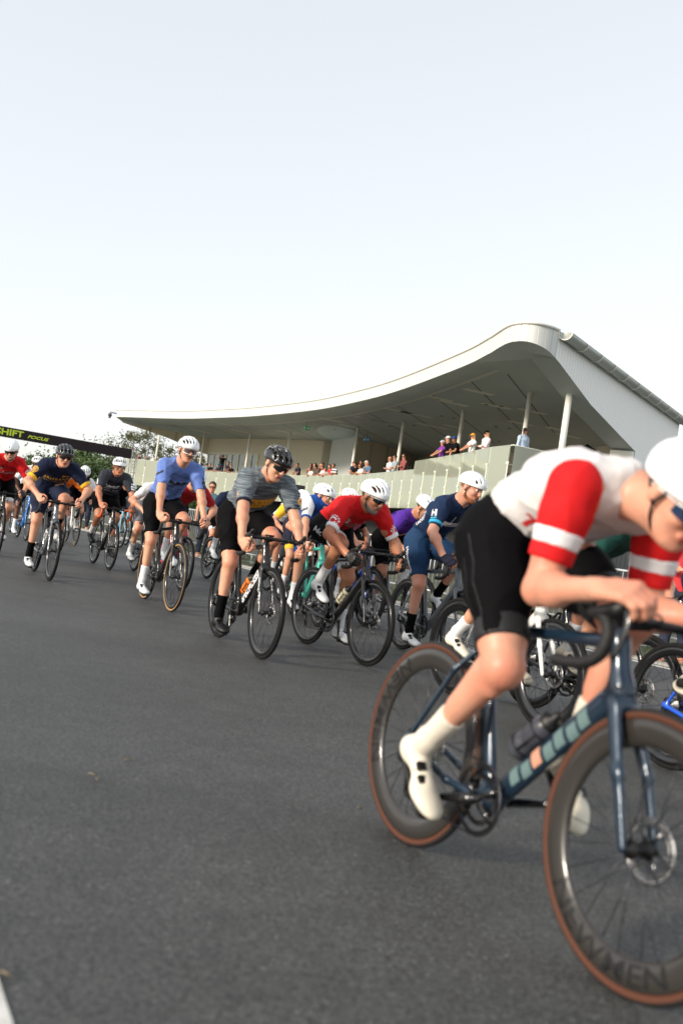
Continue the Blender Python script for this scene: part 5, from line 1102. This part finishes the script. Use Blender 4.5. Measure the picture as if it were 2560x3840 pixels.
def chest(i, geo, m, s=.35, lat=0, name='print', dv=0):
    """prints on the chest: s = how far down the front from the collar (m)"""
    sp, Sh, ax, up = i['sp'], i['Sh'], i['ax'], i['up']; org = Sh-ax*s+V3(0, lat, 0)-up*.10; dr = nrm(up*.85-V3(.5, 0, 0)); vv = nrm(ax-dr*(ax@dr)); 
    return decal(name, geo, i['bv'], org, V3(0, 1, 0), vv, dr, m, i['jersey'], reach=.35)
def sleeve_(i, s, geo, m, t=.45, name='print', front=.35):
    sh, El, Wr = i['joints'][s]; c = sh+(El-sh)*t; d = nrm(V3(-front, -s, 0)); al = nrm(El-sh); v = nrm(-al-d*(-al@d)); u = nrm(np.cross(v, -d)); u = u if True else -u
    tgt = i['sleeve'].get(s) or i['jersey']; return decal(name, geo, i['bs'][s], c, u, v, d, m, tgt, reach=.2)
def thigh_(i, s, geo, m, t=.45, name='print', along=True, off=0):
    hip, kn, _ = i['thg'][s]; c = hip+(kn-hip)*t+V3(0, 0, off); d = V3(0, -s, 0)*1.0; al = nrm(kn-hip); al = nrm(al-d*(al@d)); v = nrm(np.cross(-d, al)); u = al
    return decal(name, geo, i['bt'], c, u, -v if np.cross(u, v)@(-d) < 0 else v, d, m, i['shorts'], reach=.3)
def prep(i):
    i['bv'] = bvh_of(i['jersey']); i['bs'] = {s: bvh_of(i['sleeve'][s]) if s in i['sleeve'] and i['sleeve'][s] else i['bv'] for s in (-1, 1)}; i['bt'] = bvh_of(i['shorts']); return i
def gear(r=.05):
    """gear-wheel emblem as separate flat shapes"""
    V, Fs = [], []
    for k in range(12):
        a = 2*math.pi*k/12
        for dr_, w_ in ((0, .17),):
            n = len(V); V += [(r*.80*math.cos(a-w_), r*.80*math.sin(a-w_)), (r*math.cos(a-w_*.8), r*math.sin(a-w_*.8)), (r*math.cos(a+w_*.8), r*math.sin(a+w_*.8)), (r*.80*math.cos(a+w_), r*.80*math.sin(a+w_))]; Fs.append((n, n+1, n+2, n+3))
    for k in range(22):
        a, b_ = 2*math.pi*k/24+.3, 2*math.pi*(k+1)/24+.3; n = len(V); V += [(r*.42*math.cos(a), r*.42*math.sin(a)), (r*.66*math.cos(a), r*.66*math.sin(a)), (r*.66*math.cos(b_), r*.66*math.sin(b_)), (r*.42*math.cos(b_), r*.42*math.sin(b_))]; Fs.append((n, n+1, n+2, n+3))
    n = len(V); V += [(r*.40, -r*.75), (r*.62, -r*.75), (r*.62, r*.2), (r*.40, r*.2)]; Fs.append((n, n+1, n+2, n+3)); return np.array(V), Fs
def rect(w, h, sh=0): return poly_geo([(-w/2-sh, -h/2), (w/2-sh, -h/2), (w/2+sh, h/2), (-w/2+sh, h/2)])
def wave(w, h):
    p = [(-w/2, h*.5), (-w*.30, -h*.2), (-w*.24, h*.45), (-w*.02, -h*.2), (.02*w, h*.4), (.24*w, -h*.1), (.28*w, h*.35), (w/2, h*.3), (w*.40, -h*.35), (w*.1, -h*.5), (-w*.3, -h*.55)]; return poly_geo(p)
def disc(r, n=24): return poly_geo([(r*math.cos(a), r*math.sin(a)) for a in np.arange(n)*2*math.pi/n])
WP = mat('print_white', srgb(224, 226, 228), .7); BP = mat('print_black', srgb(24, 24, 30), .7); YP = mat('print_gold', srgb(226, 172, 54), .7); OP = mat('print_amber', srgb(222, 158, 40), .7); BLP = mat('print_navy', srgb(30, 40, 66), .7); CP = mat('print_cyan', srgb(70, 180, 214), .7); GP = mat('print_pale', srgb(176, 172, 172), .7)
T = text_geo
BOT = dict(orange=mat('bottle_orange', srgb(226, 120, 40), .35), cream=mat('bottle_cream', srgb(206, 200, 172), .4), white=mat('bottle_white', srgb(214, 216, 214), .35), smoke=mat('bottle_smoke', srgb(64, 66, 74), .3))
# 1 foreground
fg = ride(.36, 3.13, -63.2, 4.4, 'large blurred foreground cyclist in white jersey with red sleeves crouched low', 'large petrol blue road bike with brown tyre walls in the foreground', (.91, 1.205), dict(frame=FR['petrol'], tyre=BROWN, deep='deep', bottle=BOT['smoke'], rim=mat('rim_carbon_fg', srgb(46, 43, 40), .3, coat=.4), spin=0.0),
    skn=SK['pink'], jersey=cyc('offwhite', (214, 210, 208)), sleeve=K['red'], cuff=[(.46, .58, K['white']), (.58, .72, K['red'])], hem=.70, shorts=K['black'], legband=mat('gripper', srgb(20, 20, 22), .6), sock=K['cream'], shoe=CREAMG, helm=('aero', HWHT), frame=WHT, lens=BLENS, grip='aerohoods', gaze=(-4, -36), crank=196, arch=.06, vox=.0065, bulk=1.07, elbow=(-.05, .10, -1), toe=44, S=(.68, 1.205), hip=(.262, 1.06), jl=-.06, collar=K['red'])
prep(fg)
rim_text('NEWMEN', fg['bike'][1][1], mat('rim_print', srgb(6, 6, 7), .5), .304, .254, -1.75, 1.55); rim_text('NEWMEN', fg['bike'][1][0], mat('rim_print', srgb(6, 6, 7), .5), .304, .254, 2.9, 1.5)
thigh_(fg, -1, rect(.30, .0035), mat('seam', srgb(30, 30, 33), .7), .45, 'seam', off=.03); thigh_(fg, -1, rect(.30, .0035), mat('seam', srgb(30, 30, 33), .7), .45, 'seam', off=-.045)
chest(fg, T('TEAM', .07, bold=.003), mat('print_red', srgb(190, 40, 40), .7), .20, -.05, 'lettering')
# 2 grey
gy = ride(-.87, 7.72, -64.2, 0, 'cyclist in heathered grey jersey with amber chest band, black helmet and black socks', 'black road bike with white lettering on its down tube and an orange bottle', (.76, 1.44), dict(frame=FR['black'], deep='mid', bottle=BOT['orange']),
    skn=SK['fair'], jersey=HEA, cuff=[(.70, .78, K['dnavy'])], hem=.78, shorts=K['black'], sock=K['black'], shoe=BLK, helm=('ribs', HBLK), lens=DLENS, grip='drops', gaze=(14, -24, 6), crank=-72, vox=.007, bulk=1.08)
prep(gy)
chest(gy, poly_geo([(-.155, .01), (.155, .055), (.10, -.075), (-.12, -.11)]), OP, .185); chest(gy, T('CAS15', .085, bold=.002), BLP, .215, name='lettering'); sleeve_(gy, 1, disc(.042), OP, .55)
# 3 blue
bl = ride(-1.97, 10.0, -62.8, 0, 'moustached cyclist in periwinkle blue jersey with white framed glasses and white helmet', 'black road bike with tan tyre walls under the periwinkle jersey rider', (.77, 1.60), dict(frame=FR['black'], tyre=TAN),
    skn=SK['fair'], jersey=K['peri'], hem=.80, shorts=K['black'], sock=K['white'], shoe=WHT, helm=('slots', HWHT), frame=WHT, lens=SLENS, big=True, gaze=(4, -10, 5), crank=-78, vox=.008, facial=dict(moustache=HAIR), bulk=1.06, elbow=(-.25, .95, -.5))
prep(bl)
chest(bl, wave(.24, .05), BP, .15); chest(bl, rect(.20, .006), BP, .19)
for q, (w_, l_) in enumerate(((.10, -.05), (.08, .06), (.07, -.07), (.06, .07))): chest(bl, rect(w_, .007, .003), BP, .225+.022*q, l_)
chest(bl, T('apidura', .032), BP, .205, -.06, 'lettering')
sleeve_(bl, -1, wave(.12, .03), BP, .35)
for q in range(3): sleeve_(bl, 1, T('MA', .05, bold=.002), BP, .35+.16*q, 'lettering', front=.9)
thigh_(bl, -1, wave(.10, .03), GP, .62)
# 4 maap grey
mp_ = ride(-3.66, 14.26, -62.1, 0, 'cyclist in charcoal jersey with white wave print, white helmet and tattooed forearm', 'black and orange road bike under the charcoal jersey rider', (.72, 1.50), dict(frame=FR['black'], bar=mat('bar_orange', srgb(220, 90, 40), .5), bottle=BOT['white']),
    skn=SK['tan'], jersey=K['maap'], hem=.80, shorts=K['black'], legband=None, sock=K['white'], shoe=BLK, helm=('slots', HWHT), lens=CLENS, gaze=(-6, -10), crank=150, vox=.009, bulk=1.1)
prep(mp_); chest(mp_, wave(.22, .045), WP, .14); chest(mp_, rect(.18, .006), WP, .18)
for q in range(4): chest(mp_, rect(.09, .007, .003), WP, .21+.024*q, (-.06, .06, -.05, .05)[q])
for q in range(3): sleeve_(mp_, 1, T('MAAP', .036, bold=.002), WP, .35+.15*q, 'lettering', front=.9)
sleeve_(mp_, -1, rect(.02, .09), WP, .45)
sh, El, Wr = mp_['joints'][1]; TATM = mat('tattoo_ink', srgb(120, 96, 84), .55, noise=.5, nscale=40); sdf_obj('tattoo', [cone(El+nrm(Wr-El)*.02, Wr-nrm(Wr-El)*.02, .0425, .0285, k=.02), ell(El+nrm(Wr-El)*.075, (.0465,)*3, k=.03)], .009, TATM, mp_['root'])
# 5 navy
nv = ride(-3.6, 11.31, -62.1, 0, 'cyclist in navy jersey lettered BRISBANE with yellow cuffs and black helmet', 'dark silver road bike at the left front of the bunch', (.80, 1.41), dict(frame=FR['silver'], bottle=BOT['white']),
    skn=SK['fair'], jersey=K['navy'], cuff=[(.68, .82, K['yellow'])], hem=.82, shorts=K['navy'], sock=K['black'], shoe=WHT, helm=('ribs', HGRY), lens=DLENS, gaze=(2, -12), crank=-85, vox=.008, bulk=1.10, elbow=(-.2, 1.1, -.5))
prep(nv); chest(nv, T('BRISBANE', .060, space=1.15), YP, .155, name='lettering'); chest(nv, T('CYCLING CLUB', .036, space=1.1), YP, .215, name='lettering'); chest(nv, T('ENECO', .06, bold=.003), YP, .08, .15, name='lettering')
sleeve_(nv, -1, disc(.044), YP, .32, front=.6); sleeve_(nv, -1, disc(.040), BLP, .32, front=.6); 
o = sleeve_(nv, -1, gear(.026), YP, .32, front=.6)
for q in range(4): thigh_(nv, -1, T('MAAP'[q], .045, bold=.002), WP, .60+.07*q, 'lettering')
# 6 red
rd = ride(-.15, 8.15, -59.8, 0, 'grey bearded cyclist in bright red jersey with white cuffs and gear emblems', 'matt black road bike with cream bottle under the bright red rider', (.77, 1.32), dict(frame=FR['black'], bottle=BOT['cream']),
    skn=SK['tan'], jersey=K['red'], cuff=[(.70, .82, K['white'])], hem=.82, shorts=K['black'], legband=K['white'], sock=K['white'], shoe=WHT, glove=BLK, helm=('slots', HWHT, cloth('linerred', (60, 14, 18))), frame=WHT, lens=DLENS, grip='drops', gaze=(16, -20, 4), crank=95, vox=.0075, facial=dict(beard=GREYHAIR, moustache=GREYHAIR), bulk=1.02)
prep(rd); sleeve_(rd, -1, gear(.048), WP, .52, front=.5); sleeve_(rd, 1, gear(.042), WP, .52, front=1.2); chest(rd, gear(.035), WP, .12, -.07); chest(rd, T('Aulic', .075), GP, .16, name='lettering'); chest(rd, T('CYCLERY', .040, bold=.002), GP, .22, name='lettering'); thigh_(rd, -1, T('Aulic', .075), WP, .30, 'lettering')
# 7 H rider
hr_ = ride(.74, 8.8, -65.2, 0, 'ginger bearded cyclist in dark navy jersey with white H and cyan cuff', 'slate grey road bike under the ginger bearded rider', (.83, 1.55), dict(frame=FR['grey']),
    skn=SK['pink'], jersey=K['hnavy'], cuff=[(.66, .76, K['cyan'])], hem=.82, shorts=K['petrol'], sock=K['black'], shoe=WHT, glove=K['dnavy'], helm=('aero', HWHT), gaze=(20, -18, 4), crank=-75, vox=.0075, facial=dict(beard=REDHAIR, moustache=REDHAIR, hair=REDHAIR), bulk=1.08)
prep(hr_); sleeve_(hr_, -1, T('H', .075, bold=.004), WP, .36, 'lettering', front=.35); sleeve_(hr_, -1, rect(.06, .008), CP, .52, front=.35); chest(hr_, rect(.24, .055), GP, .18); chest(hr_, rect(.012, .12), GP, .12); chest(hr_, disc(.018), GP, .14, .10)
thigh_(hr_, -1, T('Hyprosports', .05, bold=.0015), WP, .45, 'lettering')
decal('lettering', T('UNIVERSITY', .04, bold=.001), hr_['bv'], hr_['sp'][1]*.5+hr_['sp'][2]*.5, -hr_['ax']*-1, hr_['up'], V3(0, 1, 0), WP, hr_['jersey'], reach=.3)
# left edge and second row
tu = ride(-5.1, 13.8, -63, 0, 'cyclist in red jersey and white bulbous aero helmet at the left edge', 'black road bike of the red jersey rider at the left edge', (.83, 1.48), dict(frame=FR['black']), skn=SK['fair'], jersey=K['red'], cuff=[(.72, .82, K['white'])], hem=.82, shorts=K['black'], legband=K['white'], sock=K['white'], shoe=WHT, glove=BLK, helm=('tt', HWHT), lens=DLENS, gaze=(-18, -22, -3), crank=20, facial=dict(beard=GREYHAIR), vox=.009, bulk=1.12)
prep(tu); sleeve_(tu, 1, gear(.045), WP, .5, front=1.1); chest(tu, T('Aulic', .09), GP, .18, .03, name='lettering'); chest(tu, gear(.03), WP, .1, -.08)
mc = ride(-6.33, 18.53, -61.7, 0, 'dark skinned cyclist in white jersey with tattooed arm beside the navy rider', 'bright blue and black road bike of the white jersey rider at left', (.98, 1.49), dict(frame=FR['royal']), skn=SK['brown'], jersey=K['white'], hem=.78, shorts=K['black'], sock=K['white'], shoe=WHT, glove=BLK, helm=('slots', HWHT), frame=WHT, lens=DLENS, gaze=(8, -6), crank=-80, bulk=1.15)
prep(mc); chest(mc, T('McCarthy', .06, bold=.002), BP, .14, name='lettering'); chest(mc, T('Homes', .055), BP, .20, .03, name='lettering'); sleeve_(mc, -1, rect(.04, .02), BP, .35); sleeve_(mc, -1, rect(.06, .008), BP, .55)
wt = ride(-5.64, 19.46, -62.8, 0, 'cyclist in black jersey with white sleeves looking down behind the navy rider', 'white road bike with pale tyre walls behind the navy rider', (.95, 1.46), dict(frame=FR['white'], tyre=TAN), skn=SK['fair'], jersey=K['black'], sleeve=K['white'], shorts=K['black'], sock=K['white'], shoe=WHT, helm=('slots', HWHT), gaze=(0, -38), crank=0)
orr = ride(-5.0, 16.3, -63, 0, 'cyclist in orange jersey almost hidden behind the navy rider', 'black road bike almost hidden behind the navy rider', (.90, 1.36), dict(frame=FR['black']), skn=SK['fair'], jersey=K['orange'], shorts=K['black'], sock=K['black'], shoe=BLK, helm=('slots', HBLK), gaze=(0, -20), crank=90)
fa_ = ride(-7.53, 21.1, -62.5, 0, 'cyclist in white and grey jersey behind the red rider at the left edge', 'black road bike with silver rims at the far left behind the red rider', (.70, 1.40), dict(frame=FR['black']), skn=SK['tan'], jersey=K['white'], shorts=K['black'], sock=K['white'], shoe=WHT, helm=('slots', HWHT), lens=DLENS, gaze=(0, -10), crank=30)
kb_ = ride(-5.19, 21.43, -62.5, 0, 'cyclist in plain black jersey behind the charcoal jersey rider', 'sky blue road bike behind the charcoal jersey rider', (.80, 1.40), dict(frame=FR['sky'], bar=mat('bar_orange', srgb(220, 90, 40), .5)), skn=SK['tan'], jersey=K['black'], shorts=K['black'], sock=K['white'], shoe=WHT, helm=('slots', HBLK), gaze=(0, -15), crank=60)
wj = ride(-5.43, 23.0, -62.5, 0, 'cyclist in plain white jersey and dark glasses with yellow glove in the back row', 'sky blue road bike of the plain white jersey rider in the back row', (.82, 1.34), dict(frame=FR['sky']), skn=SK['fair'], jersey=K['white'], shorts=K['grey'], sock=K['white'], shoe=WHT, glove=K['orange'], helm=('slots', HWHT), lens=DLENS, gaze=(0, -10), crank=120)
bb_ = ride(-5.35, 24.6, -62.5, 0, 'bearded cyclist in black tee and glasses at the back beside the periwinkle rider', 'black road bike furthest back beside the periwinkle rider', (.50, 1.45), dict(frame=FR['black']), skn=SK['tan'], jersey=K['black'], shorts=K['black'], sock=K['white'], shoe=WHT, helm=('slots', HWHT), lens=CLENS, gaze=(-6, -8), facial=dict(beard=HAIR), crank=0)
rt = ride(-2.95, 13.9, -63, 0, 'cyclist in white jersey and grey shorts hidden directly behind the periwinkle rider', 'black road bike whose rear wheel shows left of the tan tyres', (.93, 1.36), dict(frame=FR['black']), skn=SK['fair'], jersey=K['white'], shorts=K['grey'], sock=K['white'], shoe=WHT, helm=('slots', HWHT), gaze=(0, -20), crank=-150)
r2 = ride(-2.31, 12.55, -62.5, 0, 'crouched cyclist in deep red jersey and white helmet behind the periwinkle rider', 'glossy red road bike right of the tan tyred bike', (.99, 1.40), dict(frame=FR['red'], fork=FR['black']), skn=SK['fair'], jersey=K['dred'], shorts=K['black'], sock=K['white'], shoe=WHT, helm=('aero', HWHT), gaze=(10, -30), crank=20, bulk=1.1)
kd = ride(-2.43, 17.95, -62.5, 0, 'small cyclist in blue jersey with pink cuffs and dark teal helmet far behind', 'blue black road bike of the small far rider', (.61, 1.24), dict(frame=FR['petrol']), skn=SK['fair'], jersey=K['kblue'], cuff=[(.68, .8, K['pinkw'])], shorts=K['black'], legband=K['white'], sock=K['grey'], shoe=CREAMG, helm=('aero', mat('helmet_teal', srgb(44, 76, 96), .3, coat=.4)), lens=DLENS, gaze=(30, -15), crank=-60)
r14 = ride(-1.95, 14.6, -62, 0, 'dark bearded cyclist in navy with smooth white aero helmet behind the grey jersey', 'black road bike hidden behind the grey jersey rider', (.82, 1.42), dict(frame=FR['black']), skn=SK['brown'], jersey=K['navy'], shorts=K['black'], sock=K['white'], shoe=WHT, helm=('tt', HWHT), gaze=(-25, -10), facial=dict(beard=HAIR), crank=40)
r16 = ride(-.95, 13.9, -63, 0, 'cyclist in white and navy jersey wearing number 25 behind the grey jersey rider', 'black road bike with bright rims right of the grey jersey rider', (.86, 1.39), dict(frame=FR['black']), skn=SK['fair'], jersey=K['white'], sleeve=K['yellow'], shorts=K['dnavy'], sock=K['white'], shoe=WHT, helm=('aero', HWHT), gaze=(35, -20), crank=-30)
prep(r16); decal('lettering', T('25', .13, bold=.006), r16['bv'], r16['sp'][2], r16['ax'], r16['up'], V3(0, 1, 0), BP, r16['jersey'], reach=.3)
r17 = ride(-.62, 12.3, -63, 0, 'second rider in heathered grey jersey with yellow leg bands half hidden in the bunch', 'black road bike of the second heathered grey rider', (.78, 1.33), dict(frame=FR['black']), skn=SK['fair'], jersey=HEA, shorts=K['dnavy'], legband=K['yellow'], sock=K['white'], shoe=WHT, helm=('slots', HBLK), gaze=(30, -25), crank=-100)
te = ride(-.39, 10.66, -72, 0, 'cyclist in royal blue jersey with lettered white sleeves seen from the side', 'celeste green road bike behind the matt black bike', (.57, 1.37), dict(frame=FR['teal']), skn=SK['fair'], jersey=K['royal'], sleeve=K['white'], cuff=[(.70, .80, K['royal'])], hem=.80, shorts=K['black'], legband=K['royal'], sock=K['white'], shoe=WHT, helm=('round', HWHT), gaze=(38, -12), crank=-60, grip='drops', vox=.009)
prep(te); sleeve_(te, -1, T('THARRINGTON', .03, bold=.002), BP, .45, 'lettering', front=.2); thigh_(te, -1, T('BALMORAL', .04, bold=.002), WP, .4, 'lettering')
r18 = ride(-.29, 11.75, -62, 0, 'cyclist with white striped helmet whose body hides behind the bright red rider', 'dark road bike hidden behind the bright red rider', (.78, 1.40), dict(frame=FR['black']), skn=SK['tan'], jersey=K['black'], shorts=K['black'], sock=K['black'], shoe=BLK, helm=('slots', HWHT), gaze=(30, -30), crank=10)
pk = ride(-.01, 11.33, -62, 0, 'cyclist in pink and white jersey and white helmet right behind the bright red rider', 'blue road bike seen through the front wheel of the matt black bike', (.86, 1.53), dict(frame=FR['blue']), skn=SK['fair'], jersey=K['pinkw'], sleeve=K['white'], shorts=K['black'], sock=K['white'], shoe=WHT, helm=('slots', HWHT), gaze=(20, -25), crank=-20)
pu = ride(.50, 11.2, -60, 0, 'cyclist in purple jersey and white helmet looking down behind the ginger bearded rider', 'silver road bike under the purple jersey rider', (.84, 1.42), dict(frame=FR['silver']), skn=SK['olive'], jersey=K['purple'], shorts=K['black'], sock=K['white'], shoe=WHT, helm=('round', HWHT), gaze=(25, -35), crank=-110)
wb_ = ride(.93, 6.48, -63, 0, 'cyclist in pale blue white jersey mostly hidden behind the foreground rider', 'white framed road bike behind the rear wheel of the foreground bike', (.67, 1.38), dict(frame=FR['white'], deep='deep', fork=FR['white']), skn=SK['fair'], jersey=K['pale'], shorts=K['black'], sock=K['white'], shoe=CREAMG, helm=('aero', HWHT), gaze=(0, -20), crank=165, vox=.009, grip='drops')
gn_ = ride(1.45, 6.4, -63, 0, 'cyclist in bottle green jersey with lime stripes behind the foreground rider arm', 'black road bike under the bottle green rider', (.95, 1.34), dict(frame=FR['black']), skn=SK['fair'], jersey=K['green'], cuff=[(.70, .74, K['lime']), (.76, .81, K['lime'])], hem=.82, shorts=K['black'], sock=K['white'], shoe=CREAMG, helm=('aero', HWHT), gaze=(0, -30), crank=30, grip='drops', vox=.009, bulk=1.1)
bz = ride(1.92, 5.01, -63, 0, 'cyclist in green and navy kit cut off by the right edge', 'bright blue road bike cut off by the right edge', (.60, 1.30), dict(frame=FR['blue']), skn=SK['fair'], jersey=K['green'], shorts=K['navy'], sock=K['cream'], shoe=CREAMG, helm=('aero', HBLK), gaze=(0, -20), crank=140, vox=.010)
# lettering on frames, seen from the drive side
def frame_text(i, s, size, m, t0=.30, part='down', sy=-1, slant=.3):
    bk = i['bike'][0]; fr_ = [c for c in bk.children if c.name.startswith('frame')][0]; bv = bvh_of(fr_); a, b_ = BB+V3(.02, 0, .01), HT0; ax_ = nrm(b_-a); c = a+(b_-a)*t0; up_ = nrm(np.cross(V3(0, 1, 0), ax_)); up_ = up_ if up_[2] > 0 else -up_
    return decal('lettering', T(s, size, bold=.003, shear=slant, cut=.03), bv, c, ax_, up_, V3(0, 1, 0), m, fr_, off=.0015, reach=.2)
def fork_text(i, s, size, m, slant=.3):
    bk = i['bike'][0]; fk = [c for c in bk.children if c.name.startswith('fork')][0]; bv = bvh_of(fk); a, b_ = V3(.86, -.04, .62), V3(.985, -.055, .37); ax_ = nrm(b_-a); c = (a+b_)/2; v = nrm(np.cross(V3(0, -1, 0), ax_)*-1); v = v if v[0] > 0 else -v
    return decal('lettering', T(s, size, bold=.002, shear=slant, cut=.03), bv, c, -ax_*-1, v, V3(0, 1, 0), m, fk, off=.0015, reach=.2)
frame_text(gy, 'SPECIALIZED', .062, WP, .52); fork_text(gy, 'SPECIALIZED', .036, WP)
MINT = mat('print_mint', srgb(92, 116, 116), .5); PEA = mat('print_peach', srgb(190, 140, 116), .5)
fr_ = [c for c in fg['bike'][0].children if c.name.startswith('frame')][0]; bv_ = bvh_of(fr_); a_ = BB+V3(.02, 0, .01); ax_ = nrm(HT0-a_); up_ = nrm(np.cross(V3(0, 1, 0), ax_)); up_ = up_ if up_[2] > 0 else -up_
for q in range(7): decal('frame_print', rect(.040, .036 if q % 2 else .042, .006), bv_, a_+ax_*(.13+.052*q)-up_*(.004 if q % 2 else -.004), ax_, up_, V3(0, 1, 0), PEA if q in (1, 2) and q == 2 else MINT, fr_, off=.0015, reach=.2)
frame_text(r2, 'Look', .07, WP, .7)
frame_text(wb_, 'cervelo', .05, BP, .5); rim_text('zipp', wb_['bike'][1][0], mat('print_pale_rim', srgb(150, 150, 146), .5), .262, .296, -1.1, .5)
print('scene built in', round(time.time()-T0, 1), 's')
